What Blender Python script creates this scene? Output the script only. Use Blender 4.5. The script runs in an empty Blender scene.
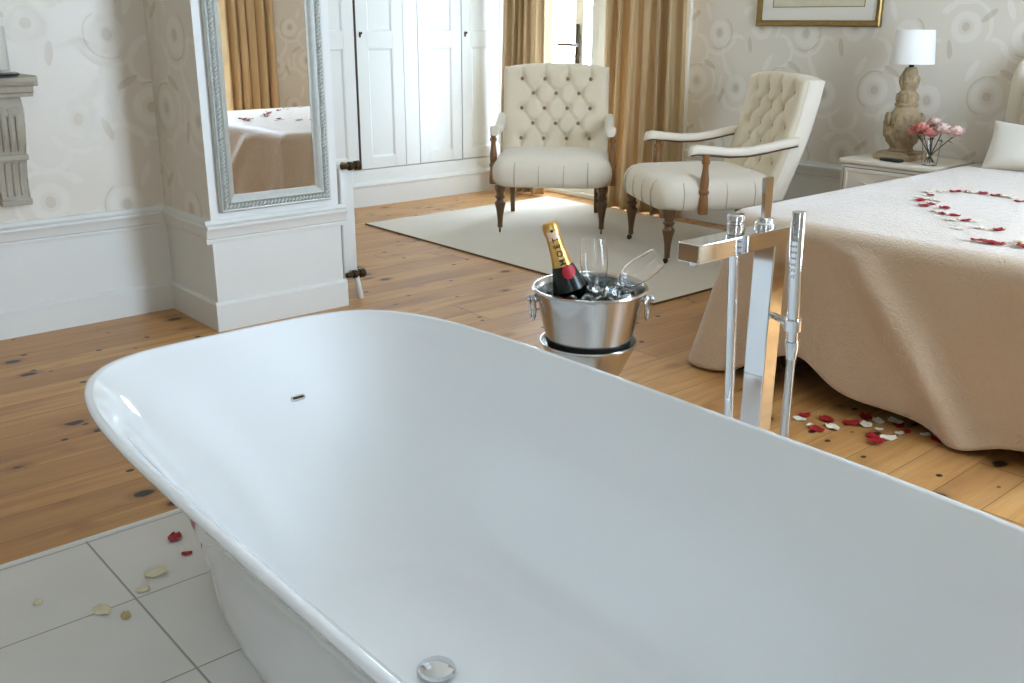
import bpy, bmesh, math, random
from mathutils import Vector, Matrix, Euler, noise
PI = math.pi
R = math.radians
sc = bpy.context.scene
C = sc.collection
random.seed(11)

# ------------------------------------------------------------------ node helpers
class N:
    """small expression builder on a material's node tree"""
    def __init__(s, name):
        s.mat = bpy.data.materials.new(name); s.mat.use_nodes = True
        s.t = s.mat.node_tree; s.t.nodes.clear()
        s.out = s.n('ShaderNodeOutputMaterial')
    def n(s, typ, **kw):
        nd = s.t.nodes.new(typ)
        for k, v in kw.items(): setattr(nd, k, v)
        return nd
    def put(s, sock, v):
        if isinstance(v, bpy.types.NodeSocket): s.t.links.new(v, sock)
        else:
            if isinstance(v, (tuple, list)) and len(v) == 3 and sock.type == 'RGBA': v = (*v, 1)
            sock.default_value = v
    def m(s, op, a, b=0.0, c=0.0, clamp=False):
        nd = s.n('ShaderNodeMath', operation=op, use_clamp=clamp)
        for i, x in enumerate((a, b, c)): s.put(nd.inputs[i], x)
        return nd.outputs[0]
    def coord(s):
        return s.n('ShaderNodeTexCoord').outputs['Object']
    def xyz(s, v):
        nd = s.n('ShaderNodeSeparateXYZ'); s.put(nd.inputs[0], v); return nd.outputs
    def vec(s, x, y, z):
        nd = s.n('ShaderNodeCombineXYZ')
        for i, a in enumerate((x, y, z)): s.put(nd.inputs[i], a)
        return nd.outputs[0]
    def noise(s, vec, scale, detail=3, rough=.5, dist=0, out='Fac'):
        nd = s.n('ShaderNodeTexNoise'); s.put(nd.inputs['Vector'], vec)
        nd.inputs['Scale'].default_value = scale; nd.inputs['Detail'].default_value = detail
        nd.inputs['Roughness'].default_value = rough; nd.inputs['Distortion'].default_value = dist
        return nd.outputs[out]
    def ramp(s, fac, stops, interp='LINEAR'):
        nd = s.n('ShaderNodeValToRGB'); nd.color_ramp.interpolation = interp
        e = nd.color_ramp.elements
        while len(e) < len(stops): e.new(.5)
        for i, (p, c) in enumerate(stops): e[i].position = p; e[i].color = (*c, 1)
        s.put(nd.inputs[0], fac); return nd.outputs[0]
    def mix(s, fac, a, b, blend='MIX'):
        nd = s.n('ShaderNodeMix', data_type='RGBA', blend_type=blend)
        s.put(nd.inputs[0], fac); s.put(nd.inputs[6], a); s.put(nd.inputs[7], b); return nd.outputs[2]
    def sstep(s, x, lo, hi):
        nd = s.n('ShaderNodeMapRange', interpolation_type='SMOOTHSTEP')
        for i, v in enumerate((x, lo, hi)): s.put(nd.inputs[i], v)
        return nd.outputs[0]
    def bump(s, h, strength=.3, dist=.01):
        nd = s.n('ShaderNodeBump'); nd.inputs['Strength'].default_value = strength
        nd.inputs['Distance'].default_value = dist; s.put(nd.inputs['Height'], h); return nd.outputs[0]
    def pbsdf(s, col, rough=.5, metal=0.0, normal=None, **kw):
        nd = s.n('ShaderNodeBsdfPrincipled')
        s.put(nd.inputs['Base Color'], col); s.put(nd.inputs['Roughness'], rough); s.put(nd.inputs['Metallic'], metal)
        if normal is not None: s.put(nd.inputs['Normal'], normal)
        for k, v in kw.items(): s.put(nd.inputs[k.replace('_', ' ')], v)
        s.t.links.new(nd.outputs[0], s.out.inputs[0]); return nd
def L(r, g, b):
    f = lambda c: (c / 255 / 12.92) if c / 255 <= .04045 else ((c / 255 + .055) / 1.055) ** 2.4
    return (f(r), f(g), f(b))

def simple(name, col, rough=.5, metal=0.0, var=.06, vscale=6, bump=0, bscale=60, **kw):
    n = N(name); co = n.coord()
    f = n.noise(co, vscale, 4)
    c = n.mix(f, tuple(x * (1 - var) for x in col), tuple(min(1, x * (1 + var)) for x in col))
    nm = n.bump(n.noise(co, bscale, 3), bump, .004) if bump else None
    n.pbsdf(c, rough, metal, nm, **kw); return n.mat

def wallpaper(name, axis):
    n = N(name); co = n.coord()
    nz = n.n('ShaderNodeTexNoise'); n.put(nz.inputs['Vector'], co); nz.inputs['Scale'].default_value = 7
    w = n.n('ShaderNodeVectorMath', operation='MULTIPLY_ADD')
    n.put(w.inputs[0], nz.outputs['Color']); w.inputs[1].default_value = (.02, .02, .02); n.put(w.inputs[2], co)
    x = n.xyz(w.outputs[0]); u = x[axis]; v = x[2]
    P, Q = .62, .70
    fu, fv = n.m('DIVIDE', u, P), n.m('DIVIDE', v, Q)
    def wrap(f, c, per):
        a = n.m('FRACT', n.m('ADD', f, .5 - c)); return n.m('MULTIPLY', n.m('SUBTRACT', a, .5), per)
    acc, dark = None, None
    def ring(cx, cz, r, wd, ang=None, off=0):
        du, dv = wrap(fu, cx, P), wrap(fv, cz, Q)
        d = n.m('SQRT', n.m('ADD', n.m('MULTIPLY', du, du), n.m('MULTIPLY', dv, dv)))
        b = n.sstep(n.m('ABSOLUTE', n.m('SUBTRACT', d, r)), wd, wd * .55)
        if ang is not None:
            h = n.m('ADD', n.m('MULTIPLY', du, math.cos(ang)), n.m('MULTIPLY', dv, math.sin(ang)))
            b = n.m('MULTIPLY', b, n.sstep(h, off - .01, off + .012))
        return b
    def disc(cx, cz, a, b_, ang):
        du, dv = wrap(fu, cx, P), wrap(fv, cz, Q)
        p = n.m('ADD', n.m('MULTIPLY', du, math.cos(ang) / a), n.m('MULTIPLY', dv, math.sin(ang) / a))
        q = n.m('ADD', n.m('MULTIPLY', du, -math.sin(ang) / b_), n.m('MULTIPLY', dv, math.cos(ang) / b_))
        return n.sstep(n.m('ADD', n.m('MULTIPLY', p, p), n.m('MULTIPLY', q, q)), 1.1, .8)
    light = [ring(.15, .25, .058, .026), ring(.65, .30, .062, .024), ring(.40, .72, .055, .026), ring(.90, .78, .06, .024),
             ring(.15, .25, .13, .012, R(-60), 0), ring(.65, .30, .135, .012, R(200), .01), ring(.42, .06, .10, .016, R(90), 0),
             ring(.90, .78, .13, .013, R(120), 0), ring(.40, .72, .125, .012, R(-100), .02), ring(.93, .08, .085, .018, R(-90), -.02),
             ring(.18, .55, .10, .014, R(30), 0), ring(.68, .57, .09, .014, R(180), 0),
             disc(.27, .40, .06, .018, R(50)), disc(.80, .48, .06, .018, R(120)), disc(.05, .92, .055, .017, R(-30)), disc(.55, .9, .055, .017, R(70))]
    drk = [disc(.15, .25, .022, .026, 0), disc(.65, .30, .024, .024, 0), disc(.40, .72, .022, .026, 0), disc(.90, .78, .022, .024, 0),
           disc(.33, .18, .05, .016, R(110)), disc(.50, .45, .055, .016, R(30)), disc(.02, .62, .05, .015, R(80)), disc(.72, .86, .05, .016, R(-40)),
           ring(.65, .30, .10, .006, R(20), 0), ring(.40, .72, .095, .006, R(210), 0)]
    for b in light: acc = b if acc is None else n.m('MAXIMUM', acc, b)
    for b in drk: dark = b if dark is None else n.m('MAXIMUM', dark, b)
    base = L(219, 210, 195)
    c = n.mix(n.m('MULTIPLY', acc, .55), base, L(233, 227, 216))
    c = n.mix(n.m('MULTIPLY', dark, .45), c, L(182, 164, 136))
    rr = n.m('ADD', n.m('MULTIPLY', acc, .2), .38)
    n.pbsdf(c, rr, 0.0); return n.mat

def wood_floor():
    n = N('pine_floorboards'); co = n.coord(); x, y, z = n.xyz(co)
    W = .1385
    yo = n.m('ADD', y, .0290 + 20 * W)
    row = n.m('FLOOR', n.m('DIVIDE', yo, W)); fr = n.m('FRACT', n.m('DIVIDE', yo, W))
    wn = n.n('ShaderNodeTexWhiteNoise', noise_dimensions='1D'); n.put(wn.inputs['W'], row); rv = wn.outputs['Value']
    xs = n.m('ADD', x, n.m('MULTIPLY', rv, 7.3))
    seg = n.m('FLOOR', n.m('DIVIDE', xs, 4.6)); sf = n.m('FRACT', n.m('DIVIDE', xs, 4.6))
    wn2 = n.n('ShaderNodeTexWhiteNoise', noise_dimensions='2D'); n.put(wn2.inputs['Vector'], n.vec(row, seg, 0)); bv = wn2.outputs['Value']
    g = n.noise(n.vec(n.m('MULTIPLY', xs, 1.3), n.m('ADD', n.m('MULTIPLY', y, 16), n.m('MULTIPLY', bv, 40)), 0), 1.6, 6, .6, .6)
    g2 = n.noise(n.vec(n.m('MULTIPLY', xs, .5), n.m('MULTIPLY', y, 2.2), bv), 2.2, 4, .5, .4)
    c = n.ramp(g, [(.22, L(160, 106, 54)), (.5, L(196, 145, 86)), (.78, L(216, 172, 114))])
    c = n.mix(n.m('MULTIPLY', bv, .6), c, L(170, 122, 72))
    c = n.mix(n.m('MULTIPLY', n.sstep(g2, .5, .75), .8), c, L(146, 100, 58))
    # knots
    vo = n.n('ShaderNodeTexVoronoi'); vo.inputs['Scale'].default_value = 1
    n.put(vo.inputs['Vector'], n.vec(n.m('MULTIPLY', xs, 4.2), n.m('ADD', n.m('MULTIPLY', y, 6.5), n.m('MULTIPLY', bv, 13)), 0))
    kn = n.noise(co, 40, 2)
    dk = n.m('ADD', vo.outputs['Distance'], n.m('MULTIPLY', n.m('SUBTRACT', kn, .5), .10))
    c = n.mix(n.m('MULTIPLY', n.sstep(dk, .30, .10), .55), c, L(126, 80, 40))
    c = n.mix(n.sstep(dk, .14, .10), c, L(52, 32, 20))
    # pairs of old nail holes
    vo2 = n.n('ShaderNodeTexVoronoi'); vo2.inputs['Scale'].default_value = 1; vo2.inputs['Randomness'].default_value = .85
    n.put(vo2.inputs['Vector'], n.vec(n.m('MULTIPLY', x, 7.5), n.m('MULTIPLY', y, 10), 3.3))
    c = n.mix(n.sstep(vo2.outputs['Distance'], .125, .09), c, L(52, 34, 24))
    gap = n.m('MAXIMUM', n.sstep(n.m('ABSOLUTE', n.m('SUBTRACT', fr, .5)), .484, .496), n.sstep(n.m('ABSOLUTE', n.m('SUBTRACT', sf, .5)),   .4992, .4997))
    c = n.mix(n.m('MULTIPLY', gap, .75), c, L(92, 58, 32))
    n.pbsdf(c, n.m('ADD', n.m('MULTIPLY', g, .15), .33), 0.0, n.bump(n.m('SUBTRACT', n.m('MULTIPLY', g, .25), gap), .25, .004))
    return n.mat

def tile_floor():
    n = N('cream_floor_tiles'); co = n.coord(); x, y, z = n.xyz(co)
    T = .327
    fx = n.m('FRACT', n.m('DIVIDE', n.m('ADD', x, 20 * T - .608), T)); fy = n.m('FRACT', n.m('DIVIDE', n.m('ADD', y, 20 * T - 2.322), T))
    g = n.m('MAXIMUM', n.sstep(n.m('ABSOLUTE', n.m('SUBTRACT', fx, .5)), .489, .496), n.sstep(n.m('ABSOLUTE', n.m('SUBTRACT', fy, .5)), .491, .497))
    c = n.mix(n.noise(co, 5, 4), L(212, 207, 198), L(226, 222, 215))
    c = n.mix(n.m('MULTIPLY', g, .8), c, L(128, 122, 112))
    n.pbsdf(c, .28, 0.0, n.bump(n.m('MULTIPLY', g, -1.0), .3, .003)); return n.mat

def glass(name, col=(1, 1, 1), rough=0.0, ior=1.45):
    n = N(name); g = n.n('ShaderNodeBsdfGlass'); n.put(g.inputs[0], col); g.inputs['Roughness'].default_value = rough; g.inputs['IOR'].default_value = ior
    n.t.links.new(g.outputs[0], n.out.inputs[0]); return n.mat
def pane_glass(name):
    n = N(name); t = n.n('ShaderNodeBsdfTransparent'); g = n.n('ShaderNodeBsdfGlossy'); g.inputs['Roughness'].default_value = .02
    lw = n.n('ShaderNodeLayerWeight'); f = n.m('MULTIPLY_ADD', n.m('POWER', lw.outputs['Facing'], 4.0), .7, .05)
    mx = n.n('ShaderNodeMixShader'); n.t.links.new(f, mx.inputs[0]); n.t.links.new(t.outputs[0], mx.inputs[1]); n.t.links.new(g.outputs[0], mx.inputs[2])
    n.t.links.new(mx.outputs[0], n.out.inputs[0]); return n.mat

def fabric(name, c1, c2, scale=300, bump=.2, rough=.85, sheen=.2):
    n = N(name); co = n.coord(); x, y, z = n.xyz(co)
    f = n.noise(co, scale, 2); g = n.noise(co, 5, 3)
    n.pbsdf(n.mix(n.m('MULTIPLY', n.m('ADD', f, g), .5), c1, c2), rough, 0.0, n.bump(f, bump, .002), Sheen_Weight=sheen); return n.mat

def spread_mat():
    n = N('champagne_quilted_cotton'); co = n.coord()
    vo = n.n('ShaderNodeTexVoronoi', feature='DISTANCE_TO_EDGE'); vo.inputs['Scale'].default_value = 26
    w = n.n('ShaderNodeVectorMath', operation='MULTIPLY_ADD')
    nz = n.n('ShaderNodeTexNoise'); n.put(nz.inputs['Vector'], co); nz.inputs['Scale'].default_value = 8; nz.inputs['Detail'].default_value = 3
    n.put(w.inputs[0], nz.outputs['Color']); w.inputs[1].default_value = (.22, .22, .22); n.put(w.inputs[2], co)
    n.t.links.new(w.outputs[0], vo.inputs['Vector'])
    e = n.noise(w.outputs[0], 30, 3, .6, 1.6); f = n.noise(co, 150, 3)
    h = n.m('ADD', e, n.m('MULTIPLY', f, .35))
    c = n.mix(n.m('MULTIPLY', h, .4), L(202, 176, 148), L(218, 195, 168))
    n.pbsdf(c, .5, 0.0, n.bump(h, .8, .006), Sheen_Weight=.9, Sheen_Roughness=.35); return n.mat

def silk(name, c1, c2):
    n = N(name); co = n.coord(); x, y, z = n.xyz(co)
    st = n.noise(n.vec(n.m('MULTIPLY', x, 60), n.m('MULTIPLY', y, 60), n.m('MULTIPLY', z, 3)), 1.5, 3)
    c = n.mix(st, c1, c2)
    p = n.pbsdf(c, .42, 0.0, n.bump(st, .1, .002), Sheen_Weight=.35)
    t = n.n('ShaderNodeBsdfTranslucent'); n.put(t.inputs[0], L(222, 186, 128))
    mx = n.n('ShaderNodeMixShader'); mx.inputs[0].default_value = .09
    n.t.links.new(p.outputs[0], mx.inputs[1]); n.t.links.new(t.outputs[0], mx.inputs[2]); n.t.links.new(mx.outputs[0], n.out.inputs[0]); return n.mat

M_ = {}
M_['paper_x'] = wallpaper('damask_wallpaper', 0); M_['paper_y'] = wallpaper('damask_wallpaper_side', 1)
M_['white'] = simple('white_painted_wood', L(224, 224, 218), .35, var=.015, vscale=2)
M_['whitewall'] = simple('white_wall_paint', L(230, 230, 226), .5, var=.015)
M_['ceiling'] = simple('ceiling_paint', L(238, 237, 232), .8, var=.01)
M_['floor'] = wood_floor(); M_['tiles'] = tile_floor()
M_['acrylic'] = simple('gloss_white_acrylic', L(240, 242, 243), .08, var=.004, Coat_Weight=.5, Coat_Roughness=.03)
M_['chrome'] = simple('polished_chrome', (.74, .75, .76), .06, 1.0, var=.01)
M_['steel'] = simple('brushed_steel', (.54, .53, .51), .2, 1.0, var=.05, vscale=20)
M_['darkmetal'] = simple('dark_brass', L(74, 62, 44), .3, .9, var=.2, vscale=30)
M_['brass'] = simple('aged_brass', L(172, 140, 84), .3, 1.0, var=.1)
M_['linen'] = fabric('ivory_linen', L(226, 215, 196), L(237, 227, 210))
M_['tuft'] = fabric('buttoned_linen', L(224, 209, 182), L(236, 223, 199))
M_['pleat'] = fabric('pleat_linen', L(196, 184, 164), L(208, 197, 178))
M_['button'] = fabric('button_cloth', L(132, 114, 90), L(150, 130, 104))
M_['walnut'] = simple('turned_walnut', L(98, 70, 44), .35, var=.25, vscale=25)
M_['oak'] = simple('turned_oak', L(140, 96, 54), .35, var=.2, vscale=25)
M_['rug'] = fabric('beige_rug_pile', L(196, 184, 164), L(212, 201, 182), 220, .5, .95)
M_['rugedge'] = simple('rug_binding', L(112, 84, 58), .8)
M_['silk'] = silk('gold_silk', L(182, 150, 102), L(212, 184, 140))
M_['spread'] = spread_mat()
M_['sheet'] = fabric('white_cotton', L(226, 222, 214), L(238, 235, 229), 260, .12)
M_['pillow'] = fabric('patterned_white_cotton', L(214, 206, 192), L(238, 234, 226), 14, .1)
M_['beigecush'] = fabric('beige_satin', L(206, 186, 160), L(222, 204, 178), 200, .1, .5)
M_['mirror'] = simple('mirror_silvering', (.93, .93, .92), .0, 1.0, var=0)
M_['silverframe'] = simple('silver_gilt', L(206, 208, 202), .34, .55, var=.12, vscale=40, bump=.2, bscale=90)
M_['silverdark'] = simple('tarnished_silver', L(140, 142, 136), .45, .5, var=.2, vscale=40)
M_['goldframe'] = simple('dark_gold_leaf', L(142, 114, 62), .35, .6, var=.25, vscale=40)
M_['mat'] = simple('cream_mount', L(224, 218, 206), .8, var=.01)
M_['stone'] = simple('weathered_carved_wood', L(170, 162, 146), .75, var=.18, vscale=18, bump=.35, bscale=45)
M_['lampwood'] = simple('limed_carved_wood', L(160, 138, 106), .6, var=.45, vscale=34, bump=.7, bscale=60)
M_['night'] = simple('ivory_furniture_paint', L(222, 212, 194), .45, var=.04)
M_['nightedge'] = simple('grey_line', L(110, 104, 98), .5)
M_['black'] = simple('black_lacquer', L(24, 22, 22), .3)
M_['shadowgap'] = simple('gap_shade_strip', L(60, 48, 36), .8)  # brown tone painted as the shade inside the wardrobe seam
M_['glass'] = glass('clear_glass'); M_['ice'] = glass('ice', (.97, .99, 1), .06, 1.31); M_['bottle'] = glass('green_bottle_glass', L(36, 64, 34), .02, 1.5)
M_['pane'] = pane_glass('window_pane')
M_['foil'] = simple('gold_foil', L(206, 160, 86), .3, .75, var=.12, vscale=60, bump=.3, bscale=120)
M_['pinkfoil'] = simple('rose_gold_label', L(226, 190, 160), .4, .3, var=.1, vscale=60)
M_['ink'] = simple('black_ink', L(30, 22, 16), .5)
M_['seal'] = simple('red_seal', L(168, 8, 22), .55)
M_['blackfoil'] = simple('black_foil', L(20, 24, 18), .3, .2)
M_['redpetal'] = simple('red_petal', L(158, 14, 24), .6, var=.35, vscale=40)
M_['whitepetal'] = simple('white_petal', L(236, 226, 206), .6, var=.06, vscale=40)
M_['creampetal'] = simple('cream_petal', L(224, 212, 178), .6, var=.1, vscale=40)
M_['yellowpetal'] = simple('yellowed_petal', L(198, 176, 112), .6, var=.25, vscale=60)
M_['pinkflower'] = simple('coral_pink_petals', L(232, 158, 146), .6, var=.12, vscale=50)
M_['paleflower'] = simple('blush_petals', L(240, 212, 202), .6, var=.08, vscale=50)
M_['stem'] = simple('green_stem', L(56, 66, 36), .6, var=.2)
M_['shade'] = simple('white_lampshade_cloth', L(240, 238, 234), .8, var=.01)
M_['print'] = simple('faded_print', L(206, 198, 172), .8, var=.16, vscale=9)
M_['dark'] = simple('dark_bed_base', L(46, 38, 30), .8)

# ------------------------------------------------------------------ mesh helpers
BOXY = set()
def ob(name, bm, mat, parent=None, ang=35, recalc=True):
    if id(bm) in BOXY: ang = min(ang, 22); BOXY.discard(id(bm))
    if recalc: bmesh.ops.recalc_face_normals(bm, faces=bm.faces)
    me = bpy.data.meshes.new(name); bm.to_mesh(me); bm.free()
    for m in (mat if isinstance(mat, (list, tuple)) else [mat]): me.materials.append(m)
    me.polygons.foreach_set('use_smooth', [True] * len(me.polygons))
    me.set_sharp_from_angle(angle=R(ang))
    o = bpy.data.objects.new(name, me); C.objects.link(o)
    if parent is not None: o.parent = parent
    return o
def tag(o, label, cat, group=None):
    o['label'] = label; o['category'] = cat
    if group: o['group'] = group
    return o
def thing(name, label, cat, loc=(0, 0, 0), rz=0, group=None):
    o = bpy.data.objects.new(name, None); C.objects.link(o); o.empty_display_size = .05
    o.location = loc; o.rotation_euler = (0, 0, rz); return tag(o, label, cat, group)
def struct(name, bm, mat, parent=None, ang=30):
    o = ob(name, bm, mat, parent, ang)
    if parent is None: o['kind'] = 'structure'
    return o
def kids(o): return [c for c in C.objects if c.parent == o]
def dup(root, loc, rz, label, group=None):
    r = root.copy(); C.objects.link(r); r.location = loc; r.rotation_euler = (0, 0, rz); r['label'] = label
    if group: r['group'] = group
    def rec(a, b):
        for ch in kids(a):
            c = ch.copy(); C.objects.link(c); c.parent = b; rec(ch, c)
    rec(root, r); return r
def B():
    b = bmesh.new(); BOXY.discard(id(b)); return b
def box(bm, lo, hi, bev=0, seg=2, mi=0, M=None):
    if len(bm.verts) == 0: BOXY.add(id(bm))
    r = bmesh.ops.create_cube(bm, size=1)
    vs = r['verts']
    for v in vs:
        v.co = Vector([lo[i] + (v.co[i] + .5) * (hi[i] - lo[i]) for i in range(3)])
    fs = list({f for v in vs for f in v.link_faces})
    if bev:
        es = list({e for v in vs for e in v.link_edges})
        rr = bmesh.ops.bevel(bm, geom=es, offset=bev, segments=seg, profile=.5, affect='EDGES')
        fs = list({f for f in rr['faces']} | {f for f in fs if f.is_valid})
        vs = list({v for f in fs for v in f.verts})
    for f in fs: f.material_index = mi
    if M is not None:
        for v in vs: v.co = M @ v.co
    return vs
def loft(bm, loops, cap0=False, cap1=False, closed=True, mi=0):
    vl = [[bm.verts.new(p) for p in lp] for lp in loops]
    n = len(vl[0])
    for a, b in zip(vl, vl[1:]):
        for i in range(n if closed else n - 1):
            f = bm.faces.new((a[i], a[(i + 1) % n], b[(i + 1) % n], b[i])); f.material_index = mi
    if cap0: bm.faces.new(vl[0][::-1]).material_index = mi
    if cap1: bm.faces.new(vl[-1]).material_index = mi
    return vl
def lathe(bm, prof, n=32, M=None, cap0=True, cap1=True, mi=0):
    M = M or Matrix()
    loops = [[M @ Vector((r * math.cos(2 * PI * i / n), r * math.sin(2 * PI * i / n), z)) for i in range(n)] for r, z in prof]
    return loft(bm, loops, cap0, cap1, mi=mi)
def tube(bm, pts, rad, n=10, caps=True, closed=False, mi=0, flat=1.0):
    pts = [Vector(p) for p in pts]; k = len(pts)
    rad = rad if isinstance(rad, (list, tuple)) else [rad] * k
    loops = []; up = None
    for i, p in enumerate(pts):
        a = pts[(i - 1) % k] if (closed or i > 0) else p; b = pts[(i + 1) % k] if (closed or i < k - 1) else p
        t = (b - a).normalized()
        if up is None:
            up = Vector((0, 0, 1)) if abs(t.z) < .9 else Vector((1, 0, 0))
        s = t.cross(up).normalized(); up = s.cross(t).normalized()
        loops.append([p + rad[i] * (math.cos(2 * PI * j / n) * s + flat * math.sin(2 * PI * j / n) * up) for j in range(n)])
    if closed: loops.append(loops[0])
    if closed:
        vl = [[bm.verts.new(q) for q in lp] for lp in loops[:-1]]; vl.append(vl[0])
        for a, b in zip(vl, vl[1:]):
            for i in range(n): bm.faces.new((a[i], a[(i + 1) % n], b[(i + 1) % n], b[i])).material_index = mi
    else: loft(bm, loops, caps, caps, mi=mi)
def sphere(bm, c, r, seg=12, rings=8, sc_=(1, 1, 1), M=None, mi=0):
    rr = bmesh.ops.create_uvsphere(bm, u_segments=seg, v_segments=rings, radius=r)
    for v in rr['verts']:
        p = Vector((v.co.x * sc_[0], v.co.y * sc_[1], v.co.z * sc_[2]))
        v.co = (M @ p if M is not None else p) + Vector(c)
    for f in {f for v in rr['verts'] for f in v.link_faces}: f.material_index = mi
def grid(bm, nu, nv, f, mi=0):
    g = [[bm.verts.new(f(i / nu, j / nv)) for j in range(nv + 1)] for i in range(nu + 1)]
    for i in range(nu):
        for j in range(nv): bm.faces.new((g[i][j], g[i + 1][j], g[i + 1][j + 1], g[i][j + 1])).material_index = mi
    return g
def prism(bm, poly, a, b, f, mi=0):
    """extrude 2-D poly from a to b; f(u, v, t) -> point"""
    lo = [bm.verts.new(f(u, v, a)) for u, v in poly]; hi = [bm.verts.new(f(u, v, b)) for u, v in poly]
    n = len(poly)
    for i in range(n): bm.faces.new((lo[i], lo[(i + 1) % n], hi[(i + 1) % n], hi[i])).material_index = mi
    bm.faces.new(lo[::-1]).material_index = mi; bm.faces.new(hi).material_index = mi
def frame_loop(bm, u0, u1, v0, v1, prof, f, mi=0):
    """mitred picture-frame moulding. prof: (inset, height) list, closed; f(u,v,h)->point"""
    loops = []
    for d, h in prof:
        loops.append([f(u0 + d, v0 + d, h), f(u1 - d, v0 + d, h), f(u1 - d, v1 - d, h), f(u0 + d, v1 - d, h)])
    loops.append(loops[0])
    vl = [[bm.verts.new(p) for p in lp] for lp in loops[:-1]]; vl.append(vl[0])
    for a, b in zip(vl, vl[1:]):
        for i in range(4): bm.faces.new((a[i], a[(i + 1) % 4], b[(i + 1) % 4], b[i])).material_index = mi

# ------------------------------------------------------------------ room
YB, YC, YW, XE = 4.245, 3.775, 5.90, 5.15       # back wall, column front, wardrobe wall, right wall
XL, YS, ZC = -2.2, -.86, 2.9
T = .22
bm = B(); box(bm, (XL - T, YS - T, -.15), (XE + T, YW + T, 0)); struct('floor', bm, M_['floor'])
bm = B(); box(bm, (XL + .002, YS + .002, 0.0005), (1.62, 2.33, .004)); tl = struct('floor_tiles', bm, M_['tiles'])
bm = B(); box(bm, (XL + .002, 2.33, 0.0005), (1.62, 2.345, .007), .002); struct('trim_1', bm, M_['white'])
bm = B(); box(bm, (XL - T, YS - T, ZC), (XE + T, YW + T, ZC + .15)); struct('ceiling', bm, M_['ceiling'])
bm = B(); box(bm, (XL - T, YB, 0), (1.643, YB + T, ZC)); struct('wall_back', bm, M_['paper_x'])
bm = B(); box(bm, (1.643, YC, 0), (2.245, YW + T, ZC))
for f in bm.faces: f.material_index = 1 if abs(f.normal.x) > .5 else 0
struct('wall_column', bm, [M_['whitewall'], M_['paper_y']])
bm = B(); box(bm, (2.245, YW, 0), (XE + T, YW + T, ZC)); struct('wall_alcove', bm, M_['whitewall'])
bm = B(); box(bm, (XL - T, YS, 0), (XL, YB, ZC)); struct('wall_left', bm, M_['paper_y'])
D0, D1, DH = 4.30, 5.68, 2.35                    # french door opening
      # side window near the camera end
bm = B()
for (y0, y1, z0, z1) in ((YS, D0, 0, ZC), (D0, D1, DH, ZC), (D1, YW, 0, ZC)):
    box(bm, (XE, y0, z0), (XE + T, y1, z1))
bmesh.ops.remove_doubles(bm, verts=bm.verts, dist=1e-4)
struct('wall_right', bm, M_['paper_y'])
bm = B(); S = [(-.45, -.05), (2.70, 3.86)]  # narrow first opening is unseen, put in only for fill light
xs = [XL] + [v for s in S for v in s] + [XE]
for i in range(0, len(xs), 2): box(bm, (xs[i], YS - T, 0), (xs[i + 1], YS, ZC))
for a, b in S:
    box(bm, (a, YS - T, 0), (b, YS, .12)); box(bm, (a, YS - T, 2.6), (b, YS, ZC))
struct('wall_front', bm, M_['paper_x'])

def skirting(bm, p0, p1, nrm, zt=.125, th=.018):
    """base board + rail profile swept from p0 to p1 along a wall with outward normal nrm"""
    p0, p1, nrm = Vector((*p0, 0)), Vector((*p1, 0)), Vector((*nrm, 0))
    poly = [(0, 0), (th, 0), (th, zt - .012), (th - .006, zt - .004), (.004, zt), (0, zt)]
    d = p1 - p0
    prism(bm, poly, 0, 1, lambda u, v, t: p0 + d * t + nrm * u + Vector((0, 0, v)))
def rail(bm, p0, p1, nrm):
    p0, p1, nrm = Vector((*p0, 0)), Vector((*p1, 0)), Vector((*nrm, 0)); d = p1 - p0
    poly = [(0, .375), (.008, .375), (.010, .388), (.006, .394), (.016, .40), (.019, .425), (.030, .440), (.030, .450), (.012, .457), (.006, .470), (0, .472)]
    prism(bm, poly, 0, 1, lambda u, v, t: p0 + d * t + nrm * u + Vector((0, 0, v)))
def dado(bm, p0, p1, nrm):
    p0, p1, nrm = Vector((*p0, 0)), Vector((*p1, 0)), Vector((*nrm, 0)); d = p1 - p0
    poly = [(0, .02), (.004, .02), (.004, .38), (0, .38)]
    prism(bm, poly, 0, 1, lambda u, v, t: p0 + d * t + nrm * u + Vector((0, 0, v)))
segs = {'back': ((XL, YB), (1.643, YB), (0, -1)), 'column': None, 'right': ((XE, YS), (XE, 4.16), (-1, 0))}
k = 2
for nm_, fn in (('baseboard', skirting), ('trim', rail), ('trim', dado)):
    for side in segs:
        bm = B()
        if side == 'column':
            fn(bm, (1.643, YB), (1.643, YC), (-1, 0)); fn(bm, (1.625 if fn is skirting else 1.613 if fn is rail else 1.639, YC), (2.263 if fn is skirting else 2.275 if fn is rail else 2.249, YC), (0, -1)); fn(bm, (2.245, YC), (2.245, YW), (1, 0))
        else: fn(bm, *segs[side])
        if nm_ == 'baseboard': nn = 'baseboard_' + side
        else: nn = 'trim_%d' % k; k += 1
        struct(nn, bm, M_['white'])

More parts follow.
